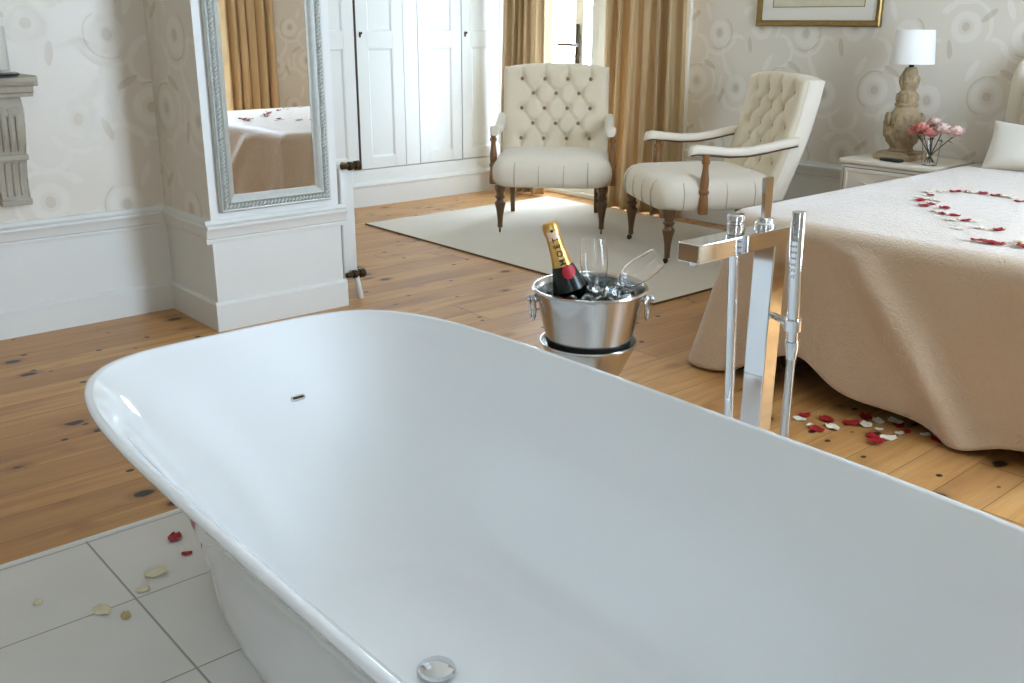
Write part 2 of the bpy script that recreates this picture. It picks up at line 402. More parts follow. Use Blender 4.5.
# windows (out of frame, for daylight; the narrow left one is added as fill)
def window(name, a, b, z0, z1, f, nx=2):
    bm = B()
    fr = [(a, a + .07, z0, z1), (b - .07, b, z0, z1), (a + .07, b - .07, z0, z0 + .07), (a + .07, b - .07, z1 - .07, z1)]
    for i in range(1, nx):
        c = a + (b - a) * i / nx; fr.append((c - .03, c + .03, z0 + .07, z1 - .07))
    for (p, q, r, s) in fr:
        lo, hi = f(p, r, .04), f(q, s, .12); box(bm, [min(lo[i], hi[i]) for i in range(3)], [max(lo[i], hi[i]) for i in range(3)], .006)
    o = struct(name, bm, M_['white'])
    bm = B(); lo, hi = f(a + .07, z0 + .07, .078), f(b - .07, z1 - .07, .082)
    box(bm, [min(lo[i], hi[i]) for i in range(3)], [max(lo[i], hi[i]) for i in range(3)]); ob('glass_pane', bm, M_['pane'], o)
for i, (a, b) in enumerate(S): window('window_%d' % (i + 1), a, b, .12, 2.6, lambda u, v, h: (u, YS - h, v))

# french door
def dbox(bm, y0, y1, z0, z1, x0, x1, bev=.006): box(bm, (XE + x0, y0, z0), (XE + x1, y1, z1), bev)
bm = B()
dbox(bm, D0 - .12, D0, 0, DH + .12, -.022, .03); dbox(bm, D1, D1 + .12, 0, DH + .12, -.022, .03); dbox(bm, D0, D1, DH, DH + .12, -.022, .03)
dbox(bm, D0, D0 + .05, 0, DH, .03, .14); dbox(bm, D1 - .05, D1, 0, DH, .03, .14); dbox(bm, D0 + .05, D1 - .05, DH - .06, DH, .03, .14); dbox(bm, D0 + .05, D1 - .05, 0, .03, .0, .14)
dbox(bm, 4.93, 5.045, .03, DH - .06, .03, .12)
door = struct('door_1', bm, M_['white'])
def leaf(y0, y1, name):
    bm = B(); s = .085
    dbox(bm, y0, y0 + s, .03, DH - .06, .05, .10); dbox(bm, y1 - s, y1, .03, DH - .06, .05, .10)
    dbox(bm, y0 + s, y1 - s, .03, .22, .05, .10); dbox(bm, y0 + s, y1 - s, DH - .17, DH - .06, .05, .10); dbox(bm, y0 + s, y1 - s, 1.50, 1.53, .06, .09)
    lf = ob(name, bm, M_['white'], door)
    bm = B(); box(bm, (XE + .074, y0 + s, .22), (XE + .078, y1 - s, DH - .17)); ob('glass_pane', bm, M_['pane'], lf)
    return lf
leaf(D0 + .05, 4.93, 'door_leaf')
lf = leaf(5.045, D1 - .05, 'door_leaf')
# lever handle with bolt rod on a middle bar of the leaf
bm = B(); dbox(bm, 5.215, 5.30, .22, DH - .17, .05, .10); ob('mullion', bm, M_['white'], lf)
bm = B()
tube(bm, [(XE + .035, 5.255, .86), (XE + .035, 5.255, 1.24)], .013, 8)
box(bm, (XE + .03, 5.237, 1.02), (XE + .05, 5.273, 1.17), .005)
tube(bm, [(XE + .02, 5.255, 1.095), (XE - .015, 5.255, 1.095), (XE - .02, 5.30, 1.098), (XE - .02, 5.40, 1.094)], .011, 8)
tube(bm, [(XE + .02, 5.255, 1.095), (XE - .015, 5.22, 1.095), (XE - .02, 5.18, 1.098)], .009, 8)
ob('door_handle', bm, M_['darkmetal'], lf)

# ------------------------------------------------------------------ curtains
def curtain(name, label, y0, y1, x, n, seed, group, turn=False):
    rnd = random.Random(seed); ph = [rnd.uniform(0, 6.28) for _ in range(5)]
    w = y1 - y0; t = thing(name, label, 'curtain', ((y0 + y1) / 2, x, 0.012) if turn else (x, (y0 + y1) / 2, 0.012), R(90) if turn else 0, group)
    bm = B(); zt = 2.58
    def f(u, v):
        a = u * n * 2 * PI + .8 * math.sin(u * 9 + ph[0])
        amp = .036 + .012 * math.sin(u * 17 + ph[1])
        fl = 1 + .10 * (1 - v) ** 2
        xx = amp * (.75 + .5 * (1 - v)) * math.sin(a) + .010 * math.sin(2.3 * a + ph[2] + 2 * v) + .006 * math.sin(6 * v + ph[3])
        yy = (u - .5) * w * fl + .014 * math.cos(2 * a) + .006 * math.sin(4 * v + 5 * u + ph[4])
        return (xx, yy, v * zt)
    grid(bm, n * 18, 40, f)
    o = ob('drape', bm, M_['silk'], t, 80); md = o.modifiers.new('thick', 'SOLIDIFY'); md.thickness = .004; md.offset = 0
    bm = B(); grid(bm, n * 14, 3, lambda u, v: (.028 * math.sin(u * n * 2 * PI), (u - .5) * w, zt + v * .1))
    o = ob('pleated_heading', bm, M_['silk'], t, 80); md = o.modifiers.new('thick', 'SOLIDIFY'); md.thickness = .005; md.offset = 0
    return t
gp = 'gold curtains at the windows'
curtain('curtain', 'gold silk curtain in the corner between white wardrobe and glazed door', 5.40, 5.77, 4.955, 5, 3, gp)
curtain('curtain', 'gold silk curtain behind the gap between the two armchairs', 4.13, 4.80, 5.02, 6, 5, gp)
curtain('curtain', 'gold silk curtain seen only in the silver mirror, beyond the bed', 3.80, 4.33, YS + .13, 6, 8, gp, True)

# ------------------------------------------------------------------ built-in wardrobe
wd = thing('built_in_wardrobe', 'white panelled built-in wardrobe with small keyholes along the back wall', 'wardrobe', (0, 0, 0))
WY = 5.88                                         # door faces
XA, XB = 2.275, 5.14
bm = B()
doors = [(2.75, 3.21), (3.225, 3.678), (3.694, 4.075), (4.205, 4.592), (4.600, 5.06)]
posts = [(2.275, 2.745), (3.682, 3.690), (4.079, 4.201), (5.064, XB)]
for a, b in posts: box(bm, (a, WY - (.0125 if a != 3.682 else -.004), .26), (b, WY + .015, 2.5), .003)
box(bm, (XA, WY - .0125, 2.5), (XB, WY + .015, 2.88), .002); box(bm, (XA, WY - .0125, .155), (XB, WY + .015, .255), .002)
box(bm, (3.212, WY - .006, .25), (3.223, WY + .015, 2.5))
ob('carcass', bm, M_['white'], wd)
bm = B(); prism(bm, [(.018, 0), (-.04, 0), (-.04, .135), (-.05, .142), (-.05, .152), (-.034, .160), (-.024, .168), (.018, .168)], XA, XB, lambda u, v, t: Vector((t, WY + u, v)))
ob('plinth', bm, M_['white'], wd)
for i, (a, b) in enumerate(doors):
    bm = B(); z0, z1, s, d = .262, 2.49, .085, .014
    mid = 1.13
    f = lambda u, v, h: Vector((u, WY - h, v))
    box(bm, (a, WY - .004, z0), (b, WY + .012, z1))
    for (p, q, r, t) in ((a, a + s, z0, z1), (b - s, b, z0, z1), (a + s, b - s, z0, z0 + .07), (a + s, b - s, z1 - .1, z1), (a + s, b - s, mid - .05, mid + .05)):
        box(bm, (p, WY - .013, r), (q, WY - .003, t), .0015)
    for (r, t) in ((z0 + .07, mid - .05), (mid + .05, z1 - .1)):
        frame_loop(bm, a + s, b - s, r, t, [(0, .003), (0, .012), (.006, .0125), (.014, .007), (.02, .003)], f)
    dr = ob('door', bm, M_['white'], wd)
    if i in (2, 4):
        kx = a + .03
        bm = B(); sphere(bm, (kx, WY - .014, 1.165), .013, 10, 8, (.75, .35, 1.6)); ob('keyhole', bm, M_['darkmetal'], dr)
        bm = B(); tube(bm, [(kx, WY - .014, 1.175), (kx, WY - .032, 1.175)], [.006, .009], 8); ob('key_knob', bm, M_['darkmetal'], dr)
bm = B(); box(bm, (3.6795, WY - .016, .262), (3.6935, WY - .010, 2.49)); ob('gap_shade_strip', bm, M_['shadowgap'], wd)  # solid dark strip over the seam, standing in for its shade

# ------------------------------------------------------------------ radiator
rd = thing('radiator', 'white panel radiator seen end-on beside the mirror column', 'radiator', (2.30, 3.86, 0))
bm = B(); box(bm, (.01, 0, .085), (.085, 1.15, .615), .012, 3)
for i in range(22): box(bm, (.080, .03 + i * .05, .10), (.092, .055 + i * .05, .60), .006, 2)
ob('panel', bm, M_['white'], rd)
for yy in (.2, .95):
    bm = B(); box(bm, (-.045, yy, .3), (.012, yy + .04, .36), .003); ob('wall_bracket', bm, M_['white'], rd)
def valve(z, name):
    bm = B()
    tube(bm, [(.045, .03, z), (.045, -.045, z)], .011, 10)
    v = ob(name, bm, M_['brass'], rd)
    bm = B(); lathe(bm, [(.012, 0), (.02, .003), (.02, .018), (.014, .02), (.014, .034), (.021, .036), (.023, .056), (.02, .062)], 16, Matrix.Translation((.028, -.045, z)) @ Matrix.Rotation(R(90), 4, 'Y'))
    ob('valve_head', bm, M_['darkmetal'], v)
    bm = B(); tube(bm, [(.028, -.045, z), (-.006, -.045, z)], .013, 10); ob('union_nut', bm, M_['darkmetal'], v)
valve(.628, 'top_valve'); valve(.125, 'bottom_valve')
bm = B(); tube(bm, [(.045, -.045, .115), (.06, -.04, .06), (.075, -.03, 0.001)], .014, 12); ob('pipe', bm, M_['white'], rd)

# ------------------------------------------------------------------ mirror on the column
mr = thing('wall_mirror', 'tall mirror in a silver beaded frame on the white column', 'mirror', (1.94, YC, .50))
U0, U1, V0, V1 = -.258, .258, 0, 1.62
fm = lambda u, v, h: Vector((u, -h, v))
bm = B(); frame_loop(bm, U0, U1, V0, V1, [(0, .002), (0, .02), (.006, .026), (.012, .022), (.034, .022), (.040, .030), (.048, .026), (.060, .014), (.068, .010), (.068, .002)], fm)
frm = ob('frame', bm, M_['silverframe'], mr)
bm = B(); box(bm, (U0 + .064, -.007, V0 + .064), (U1 - .064, -.001, V1 - .064)); ob('mirror_glass', bm, M_['mirror'], mr)
bm = B(); d = .023
def bead(u, v, ang):
    sphere(bm, (u, -.024, v), .0105, 8, 6, (1.25, .9, .62), Matrix.Rotation(ang, 3, 'Y'))
st = .0165
nx = int((U1 - U0 - 2 * d) / st); nz = int((V1 - V0 - 2 * d) / st)
for i in range(nx + 1):
    for v in (V0 + d, V1 - d): bead(U0 + d + i * (U1 - U0 - 2 * d) / nx, v, R(-45))
for i in range(1, nz):
    for u in (U0 + d, U1 - d): bead(u, V0 + d + i * (V1 - V0 - 2 * d) / nz, R(-45))
ob('beading', bm, M_['silverframe'], frm)
bm = B(); frame_loop(bm, U0 + .010, U1 - .010, V0 + .010, V1 - .010, [(0, .0215), (0, .0232), (.026, .0232), (.026, .0215)], fm); ob('beading_channel', bm, M_['silverdark'], frm)

# ------------------------------------------------------------------ console shelf on the left
sh = thing('console_shelf', 'weathered carved wall shelf on a scrolled corbel, left of the mirror column', 'shelf', (.72, YB, 0))
bm = B(); poly = [(0, .972), (.165, .972), (.170, .985), (.180, .990), (.185, 1.01), (.198, 1.018), (.204, 1.03), (.200, 1.044), (.19, 1.05), (0, 1.05)]
loops = []
for t0, e in ((-.43, 1), (.41, 1)):
    pass
prism(bm, poly, -.43, .395, lambda u, v, t: Vector((t, -u, v)))
for p in ((.395, .008, 1.018, 1.05), ): box(bm, (.395, -.195, 1.012), (.412, 0, 1.05), .005)
ob('shelf_board', bm, M_['stone'], sh)
def corbel(xc):
    w = .052
    prof = [(0, .972), (.135, .972), (.142, .955), (.148, .93), (.150, .90), (.147, .87), (.138, .83), (.120, .79), (.104, .765), (.098, .745), (.100, .735), (.092, .72), (.080, .69), (.070, .65), (.064, .61), (.066, .585), (.072, .575), (.072, .56), (.064, .55), (0, .55)]
    bm = B(); prism(bm, prof, xc - w, xc + w, lambda u, v, t: Vector((t, -u, v)))
    bmesh.ops.bevel(bm, geom=[e for e in bm.edges if abs((e.verts[0].co - e.verts[1].co).x) < 1e-6], offset=.004, segments=2, affect='EDGES')
    cb = ob('corbel', bm, M_['stone'], sh)
    for lo, hi in (((xc - w - .006, -.112, .728), (xc + w + .006, 0, .752)), ((xc - w - .005, -.078, .548), (xc + w + .005, 0, .572))):
        bm = B(); box(bm, lo, hi, .005); ob('band', bm, M_['stone'], cb)
    bm = B()
    for dx in (-.026, 0, .026):
        pts = [(xc + dx, -u, v) for u, v in prof[3:9]]; tube(bm, pts, [.004, .010, .012, .011, .008, .004], 8)
        pts = [(xc + dx, -u, v) for u, v in prof[11:16]]; tube(bm, pts, [.006] * 5, 8)
    for s in (-1, 1):
        sphere(bm, (xc + s * .02, -.148, .915), .017, 10, 8, (1, .5, 1.3), Matrix.Rotation(s * .5, 3, 'Y'))
    ob('acanthus_carving', bm, M_['stone'], cb)
corbel(.305); corbel(-.33)
lt = thing('glass_lantern', 'clear glass cylinder on a black plate standing on the carved shelf', 'lantern', (.972, 4.10, 1.0505))
bm = B(); lathe(bm, [(.10, 0), (.106, .003), (.108, .009), (.102, .011), (.02, .010)], 40); ob('plate', bm, M_['black'], lt)
bm = B(); lathe(bm, [(.07, .0125), (.078, .0125), (.080, .02), (.080, .175), (.0785, .178), (.077, .175), (.077, .022), (.07, .018)], 40); ob('glass_cylinder', bm, M_['pane'], lt)

# ------------------------------------------------------------------ rug
rg = thing('area_rug', 'plain beige rug under the two armchairs', 'rug', (4.15, 4.07, .0005))
hx, hy = .805, 1.225
bm = B(); grid(bm, 60, 90, lambda u, v: ((u - .5) * 2 * hx, (v - .5) * 2 * hy, .010 + .0012 * noise.noise(Vector((u * 9, v * 14, 0)))))
es = [e for e in bm.edges if e.is_boundary]; r_ = bmesh.ops.extrude_edge_only(bm, edges=es)
for v in [g for g in r_['geom'] if isinstance(g, bmesh.types.BMVert)]: v.co.z = 0
ob('pile', bm, M_['rug'], rg)
bm = B(); tube(bm, [(-hx, -hy, .0055), (hx, -hy, .0055), (hx, hy, .0055), (-hx, hy, .0055)], .005, 8, closed=True); ob('bound_edge', bm, M_['rugedge'], rg)

# ------------------------------------------------------------------ armchairs
def make_chair(label, loc, rz):
    t = thing('armchair', label, 'armchair', loc, rz, 'pair of buttoned armchairs')
    # seat: rounded cushion, front y = -.07, back y = .62
    bm = B(); NX, NY = 40, 40
    def half(y): return .348 + .012 * math.sin((y + .07) / .69 * PI)
    loops = []
    ks = 72
    def plan(k, inset, z):
        a = 2 * PI * k / ks; c, s = math.cos(a), math.sin(a)
        e = 2 / 6.5
        x = (.355 - inset) * math.copysign(abs(c) ** e, c); y = .275 + (.345 - inset) * math.copysign(abs(s) ** e, s)
        return x, y
    def crown(x, y):
        q = max(0, 1 - (x / .36) ** 4) * max(0, 1 - ((y - .275) / .36) ** 4); return .020 * q
    prof = [(.05, .285), (.022, .287), (.006, .297), (-.006, .325), (-.010, .365), (-.006, .40), (.006, .425), (.026, .441), (.055, .449), (.12, .453), (.2, .455), (.3, .456)]
    for i, (ins, z) in enumerate(prof):
        lp = []
        for kk in range(ks):
            x, y = plan(kk, ins, z); zz = z + (crown(x, y) if i > 6 else 0)
            # piped pleats running down the front and side faces
            if 2 <= i <= 7:
                for px in (-.22, -.075, .075, .22):
                    if y < .0: y += .010 * math.exp(-((x - px) / .008) ** 2)
            lp.append((x, y, zz))
        loops.append(lp)
    loft(bm, loops, True, True); seat = ob('seat', bm, M_['linen'], t, 60)
    for px in (-.22, -.075, .075, .22):
        bm = B(); tube(bm, [(px, -.045, .438), (px, -.066, .418), (px, -.0775, .39), (px, -.0805, .36), (px, -.077, .32), (px, -.068, .298)], .0035, 6); ob('pleat', bm, M_['pleat'], seat)
    for s in (-1, 1):
        for py in (.06, .30, .46):
            bm = B(); tube(bm, [(s * .335, py, .436), (s * .352, py, .418), (s * .3635, py, .39), (s * .3655, py, .36), (s * .362, py, .32), (s * .352, py, .298)], .0035, 6); ob('pleat', bm, M_['pleat'], seat)
    # backrest: buttoned front face, plain slanting sides and rear
    HB0, HB1 = .40, .985
    def front(z): return .565 + .265 * (z - .42) + .02 * math.sin((z - .40) / .58 * PI)
    rows = []
    for r_i, z in enumerate((.885, .795, .70, .605, .51)):
        xs_ = (-.225, -.075, .075, .225) if r_i % 2 == 0 else (-.15, 0, .15)
        rows += [(x, z) for x in xs_]
    def seg_d(px, pz, a, b):
        ax, az = a; bx, bz = b; dx, dz = bx - ax, bz - az
        tt = max(0, min(1, ((px - ax) * dx + (pz - az) * dz) / (dx * dx + dz * dz)))
        return math.hypot(px - ax - tt * dx, pz - az - tt * dz)
    links = [(a, b) for i, a in enumerate(rows) for b in rows[i + 1:] if abs(abs(a[0] - b[0]) - .075) < .01 and abs(abs(a[1] - b[1]) - .0925) < .012]
    links += [((x, .51), (x, .40)) for x in (-.225, -.075, .075, .225)] + [((x, .885), (x, .99)) for x in (-.225, -.075, .075, .225)]
    def topz(x): return .985 - .030 * (abs(x) / .345) ** 2.6
    def hw(z): return .343 - .004 * (z - .4) / .58
    bm = B()
    def ff(u, v):
        zb = HB0; z0 = zb + (HB1 - zb) * v; w = hw(z0); x = (u - .5) * 2 * w
        z = zb + (topz(x) - zb) * v
        d = min(math.hypot(x - a, z - b) for a, b in rows); g = min(seg_d(x, z, a, b) for a, b in links)
        dep = .034 * math.exp(-(d / .030) ** 2) + .015 * math.exp(-(g / .011) ** 2)
        edge = min(1, (w - abs(x)) / .05, max(0, (topz(x) - z)) / .05); edge = max(0, edge)
        puff = .030 * math.sqrt(max(0, 1 - (1 - edge) ** 2))
        return (x, front(z) + .012 - puff + dep * min(1, edge * 1.6), z)
    grid(bm, 96, 84, ff)
    tf = ob('tufted_face', bm, M_['tuft'], None, 80)
    bm = B(); NZ = 14; loops = []
    for j in range(NZ + 1):
        v = j / NZ; z = .33 + (HB1 - .33) * v; w = hw(z)
        lp = []
        pr_ = [(-w, .008), (-w - .006, .03), (-w - .004, .085), (-w + .012, .105)] + [(w - .012, .105), (w + .004, .085), (w + .006, .03), (w, .008)]
        xs2 = [-w + .02 + (2 * w - .04) * i / 8 for i in range(9)]
        ring = [(-w, .014), (-w - .006, .034), (-w - .003, .09), (-w + .014, .112)] + [(x, .114) for x in xs2[1:-1]] + [(w - .014, .112), (w + .003, .09), (w + .006, .034), (w, .014)] + [(x, .016) for x in xs2[::-1][1:-1]]
        for x, dy in ring:
            zz = .33 + (topz(max(-.34, min(.34, x))) - .33) * v
            lp.append((x, front(max(zz, .33)) + dy * (.95 + .05 * v), zz - (.010 if (dy > .1 and j == NZ) else 0)))
        loops.append(lp)
    loft(bm, loops, True, True)
    bk = ob('backrest', bm, M_['linen'], t, 50); tf.parent = bk; tf.name = 'tufted_face'
    for a, b in rows:
        bm = B(); sphere(bm, (a, front(b) + .012 - .030 + .030, b),   .0125, 10, 6, (1, .5, 1)); ob('button', bm, M_['button'], bk)
    # arms, posts, legs
    for s in (-1, 1):
        bm = B()
        path = [(.075, .592), (.085, .608), (.12, .614), (.20, .606), (.30, .596), (.40, .598), (.50, .612), (.60, .632), (.68, .645)]
        loops = []
        for i, (y, z) in enumerate(path):
            w = (.020, .030, .034, .033, .031, .030, .030, .030, .028)[i]; h = (.012, .022, .024, .022, .021, .021, .021, .022, .022)[i]
            loops.append([(s * .352 + w * math.copysign(abs(math.cos(a)) ** .6, math.cos(a)), y, z + h * math.copysign(abs(math.sin(a)) ** .6, math.sin(a))) for a in [2 * PI * q / 20 for q in range(20)]])
        loft(bm, loops, True, True); ar = ob('armrest', bm, M_['linen'], t, 60)
        bm = B(); tube(bm, [(s * .352, y, z - .025) for y, z in path[1:]], [.016] * 8, 8, flat=.45); ob('arm_rail', bm, M_['walnut'], ar)
        bm = B()
        lathe(bm, [(.026, .275), (.027, .30), (.024, .36), (.020, .375), (.026, .385), (.027, .395), (.020, .405), (.022, .42), (.023, .46), (.017, .50), (.015, .53), (.022, .545), (.022, .555), (.016, .562), (.020, .59)], 18, Matrix.Translation((s * .368, .165, 0)))
        ob('arm_post', bm, M_['oak'], t)
        bm = B()
        lathe(bm, [(.008, .028), (.016, .034), (.015, .06), (.018, .10), (.026, .15), (.033, .175), (.034, .187), (.024, .197), (.021, .207), (.031, .217), (.032, .225), (.022, .235), (.024, .248), (.033, .264), (.035, .29)], 18, Matrix.Translation((s * .312, .0, 0)))
        lg = ob('leg', bm, M_['walnut'], t)
        bm = B(); lathe(bm, [(.013, -.005), (.016, -.002), (.016, .002), (.013, .005)], 14, Matrix.Translation((s * .312, -.008, .0165)) @ Matrix.Rotation(R(90), 4, 'Y'))
        tube(bm, [(s * .312, -.008, .0165), (s * .312, 0, .036)], .005, 6); ob('caster', bm, M_['darkmetal'], lg)
        bm = B(); loft(bm, [[(s * .285 + a, y + b, z) for a, b in ((-h, -h), (h, -h), (h, h), (-h, h))] for y, z, h in ((.715, 0, .013), (.69, .09, .015), (.655, .2, .018), (.63, .31, .02))], True, True)
        ob('leg', bm, M_['walnut'], t)
    return t
def chair_frame(fx, fy, rx, ry): return math.atan2(ry, rx)
ch = make_chair('buttoned ivory armchair facing the camera in front of the glazed door', (4.05, 4.3015, .0115), math.atan2(-.435, .432))
dup(ch, (4.1435, 3.588, .0115), math.atan2(-.558, -.315), 'buttoned ivory armchair turned sideways beside the bed, under the framed picture', 'pair of buttoned armchairs')

# ------------------------------------------------------------------ bathtub
TX, TY = .990, 1.150
tb = thing('bathtub', 'large white freestanding bathtub in the foreground', 'bathtub', (TX, TY, .0045))
def se(a, b, n, z, k=160, sy=0):
    lp = []
    for i in range(k):
        t = 2 * PI * i / k; c, s = math.cos(t), math.sin(t)
        lp.append((a * math.copysign(abs(c) ** (2 / n), c), sy + b * math.copysign(abs(s) ** (2 / n), s), z))
    return lp
outer = [(.300, .90, 2.8, 0), (.310, .912, 2.8, .003), (.315, .917, 2.85, .015)]
for i in range(1, 13):
    q = i / 12; e = q ** 2.5
    outer.append((.315 + .165 * e, .917 + .115 * e, 2.85 + 1.65 * q, .015 + .488 * q))
lip = [(.4815, 1.0335, 4.5, .507), (.4825, 1.0345, 4.5, .511), (.4815, 1.0335, 4.5, .5145), (.479, 1.031, 4.5, .5165), (.4755, 1.0275, 4.5, .517), (.468, 1.020, 4.5, .5165), (.4655, 1.0175, 4.5, .515), (.4635, 1.0155, 4.5, .512)]
inner = []
for q, z, n in ((.03, .500, 4.4), (.09, .475, 4.3), (.17, .440, 4.2), (.26, .395, 4.0), (.36, .34, 3.8), (.46, .28, 3.6), (.56, .22, 3.4), (.66, .165, 3.2), (.75, .122, 3.0), (.83, .094, 2.9), (.90, .076, 2.8), (.95, .069, 2.7), (1.0, .066, 2.6)):
    inner.append((.458 - .25 * q, 1.012 - .50 * q, n, z))
inner += [(.13, .36, 2.5, .063), (.07, .2, 2.4, .061), (.02, .05, 2.2, .060)]
bm = B(); loft(bm, [se(*p) for p in outer + lip + inner], True, True)
ob('shell', bm, M_['acrylic'], tb, 50)
bm = B(); lathe(bm, [(.036, 0), (.037, .003), (.034, .009), (.024, .0125), (.008, .014)], 36, Matrix.Translation((.920 - TX, 1.272 - TY, .0665))); ob('drain_cover', bm, M_['chrome'], tb)

bm = B()
ov = Matrix.Translation((.0638, .859, .3699)) @ Matrix.Rotation(R(42), 4, 'X')
poly = [(-.012 + .007 * math.cos(a), .007 * math.sin(a)) for a in [PI / 2 + PI * i / 10 for i in range(11)]] + [(.012 + .007 * math.cos(a), .007 * math.sin(a)) for a in [-PI / 2 + PI * i / 10 for i in range(11)]]
prism(bm, poly, -.006, .003, lambda u, v, t: ov @ Vector((u, v, t))); of_ = ob('overflow', bm, M_['steel'], tb, 30)
bm = B(); prism(bm, [(u * .8, v * .45) for u, v in poly], .0025, .0036, lambda u, v, t: ov @ Vector((u, v, t))); ob('overflow_slot', bm, M_['darkmetal'], of_, 30)

# ------------------------------------------------------------------ bath filler
fx, fy = 1.604, 1.073
fa = thing('bath_tap', 'tall chrome freestanding bath tap between the tub and the bed', 'tap', (fx, fy, .0))
bm = B(); box(bm, (-.06, -.06, 0), (.06, .06, .012), .004); ob('floor_plate', bm, M_['chrome'], fa)
bm = B(); box(bm, (-.022, -.024, .010), (.022, .024, .875), .0025); ob('column', bm, M_['chrome'], fa)
bm = B(); box(bm, (-.255, -.0245, .842), (.0225, .0245, .8765), .002); 
sp = ob('spout', bm, M_['chrome'], fa)
bm = B(); lathe(bm, [(.011, .834), (.012, .836), (.012, .844)], 18, Matrix.Translation((-.235, 0, 0))); ob('aerator', bm, M_['steel'], sp)
bm = B(); lathe(bm, [(.020, .879), (.020, .886), (.016, .889), (.016, .896), (.010, .898)], 22, Matrix.Translation((-.020, .004, -.003)))
lv = ob('lever_base', bm, M_['chrome'], fa)
bm = B(); loft(bm, [[(-.020 + a + dx, .004 + b, z) for a, b in ((-w, -.004), (w, -.004), (w, .004), (-w, .004))] for z, w, dx in ((.890, .010, 0), (.93, .0115, -.001), (.968, .013, -.003), (.972, .012, -.003))], True, True)
ob('lever', bm, M_['chrome'], lv)
# diverter knob and riser pipe on the far side
kx, ky = -.112, .006
bm = B(); lathe(bm, [(.012, .8762), (.012, .879), (.016, .880), (.016, .892), (.0135, .894), (.0135, .897), (.0165, .899), (.0165, .909), (.014, .912)], 22, Matrix.Translation((kx, ky, 0))); ob('diverter_knob', bm, M_['chrome'], fa)
bm = B(); tube(bm, [(kx, ky, .8425), (kx + .004, ky, .80), (kx + .025, ky, .5), (kx + .030, ky, .02)], .0098, 14)
lathe(bm, [(.022, .0005), (.022, .008), (.014, .012), (.0098, .02)], 20, Matrix.Translation((kx + .030, ky, .0))); ob('riser_pipe', bm, M_['chrome'], fa)
# hand shower in its holder on the near side
hs = (-.045, -.085)
bm = B(); tube(bm, [(hs[0] + .018, hs[1], .668), (hs[0] + .006, hs[1], .80), (hs[0] + .001, hs[1], .868)], [.0115, .0128, .0132], 18)
tube(bm, [(hs[0] + .001, hs[1], .868), (hs[0] - .001, hs[1], .921)], [.0132, .0132], 18)
h_ = ob('hand_shower', bm, M_['chrome'], fa, 40)
bm = B()
for i in range(10):
    for j in range(3): sphere(bm, (hs[0] - .0118 + .0006 * j - .0003 * i, hs[1] + (j - 1) * .006 - .002, .80 + i * .0115), .0018, 6, 4)
ob('spray_nozzles', bm, M_['steel'], h_)
bm = B(); tube(bm, [(hs[0] + .018, hs[1], .668), (hs[0] + .02, hs[1], .655), (hs[0] + .02, hs[1], .63)], [.0135, .0135, .010], 16)
tube(bm, [(hs[0] + .014, hs[1], .712), (hs[0] + .015, hs[1], .690)], .0175, 18)
tube(bm, [(hs[0] + .015, hs[1], .70), (-.005, -.022, .70)], .007, 10); ob('shower_holder', bm, M_['chrome'], fa)
bm = B(); tube(bm, [(hs[0] + .02, hs[1], .64), (hs[0] + .022, hs[1], .5), (hs[0] + .03, hs[1], .3), (hs[0] + .04, hs[1] + .02, .12), (hs[0] + .05, hs[1] + .045, .02)], .0085, 12); ob('shower_hose', bm, M_['steel'], fa)

# ------------------------------------------------------------------ champagne bucket on its stand
bx, by, bz = 1.669, 1.626, .628
stn = thing('bucket_stand', 'round steel stand with shallow cup carrying the champagne bucket', 'stand', (bx, by, .0))
bm = B(); lathe(bm, [(.010, .40), (.05, .402), (.084, .408), (.092, .425), (.119, .484), (.123, .488), (.123, .492), (.119, .492), (.117, .486), (.09, .43), (.080, .414), (.01, .410)], 56); ob('cup', bm, M_['steel'], stn)
bm = B(); lathe(bm, [(.012, .014), (.012, .405)], 20); ob('pole', bm, M_['steel'], stn)
bm = B(); lathe(bm, [(.125, 0), (.13, .004), (.126, .010), (.06, .016), (.012, .022)], 48); ob('foot', bm, M_['steel'], stn)
bk = thing('champagne_bucket', 'steel champagne bucket with ring handles holding bottle, glasses and ice', 'bucket', (bx, by, .4145))
h = bz - .4145
bm = B(); lathe(bm, [(.01, .0), (.084, .0), (.090, .004), (.094, .03), (.116, .12), (.134, h - .012), (.136, h - .006), (.1425, h - .006), (.1445, h - .001), (.1425, h + .003), (.137, h + .003), (.133, h - .004), (.131, h - .014), (.113, .12), (.091, .032), (.086, .006), (.01, .004)], 72); ob('body', bm, M_['steel'], bk)
ax = Vector((math.sin(R(41)), math.cos(R(41)), 0)); rx = Vector((math.cos(R(41)), -math.sin(R(41)), 0))
for s in (-1, 1):
    c = rx * s * .132 + ax * -.012 + Vector((0, 0, h - .026))
    bm = B(); sphere(bm, c + rx * s * .004, .011, 12, 8); tube(bm, [c, c + rx * s * .018], .006, 10); sphere(bm, c + rx * s * .020, .008, 12, 8); lug = ob('handle_lug', bm, M_['steel'], bk)
    bm = B(); c2 = c + rx * s * .010 + Vector((0, 0, -.026))
    d2 = (ax * .95 + rx * .3 * s).normalized()
    tube(bm, [c2 + d2 * .020 * math.cos(a) + Vector((0, 0, .028 * math.sin(a))) for a in [2 * PI * i / 24 for i in range(24)]], .0034, 8, closed=True); ob('ring', bm, M_['steel'], lug)
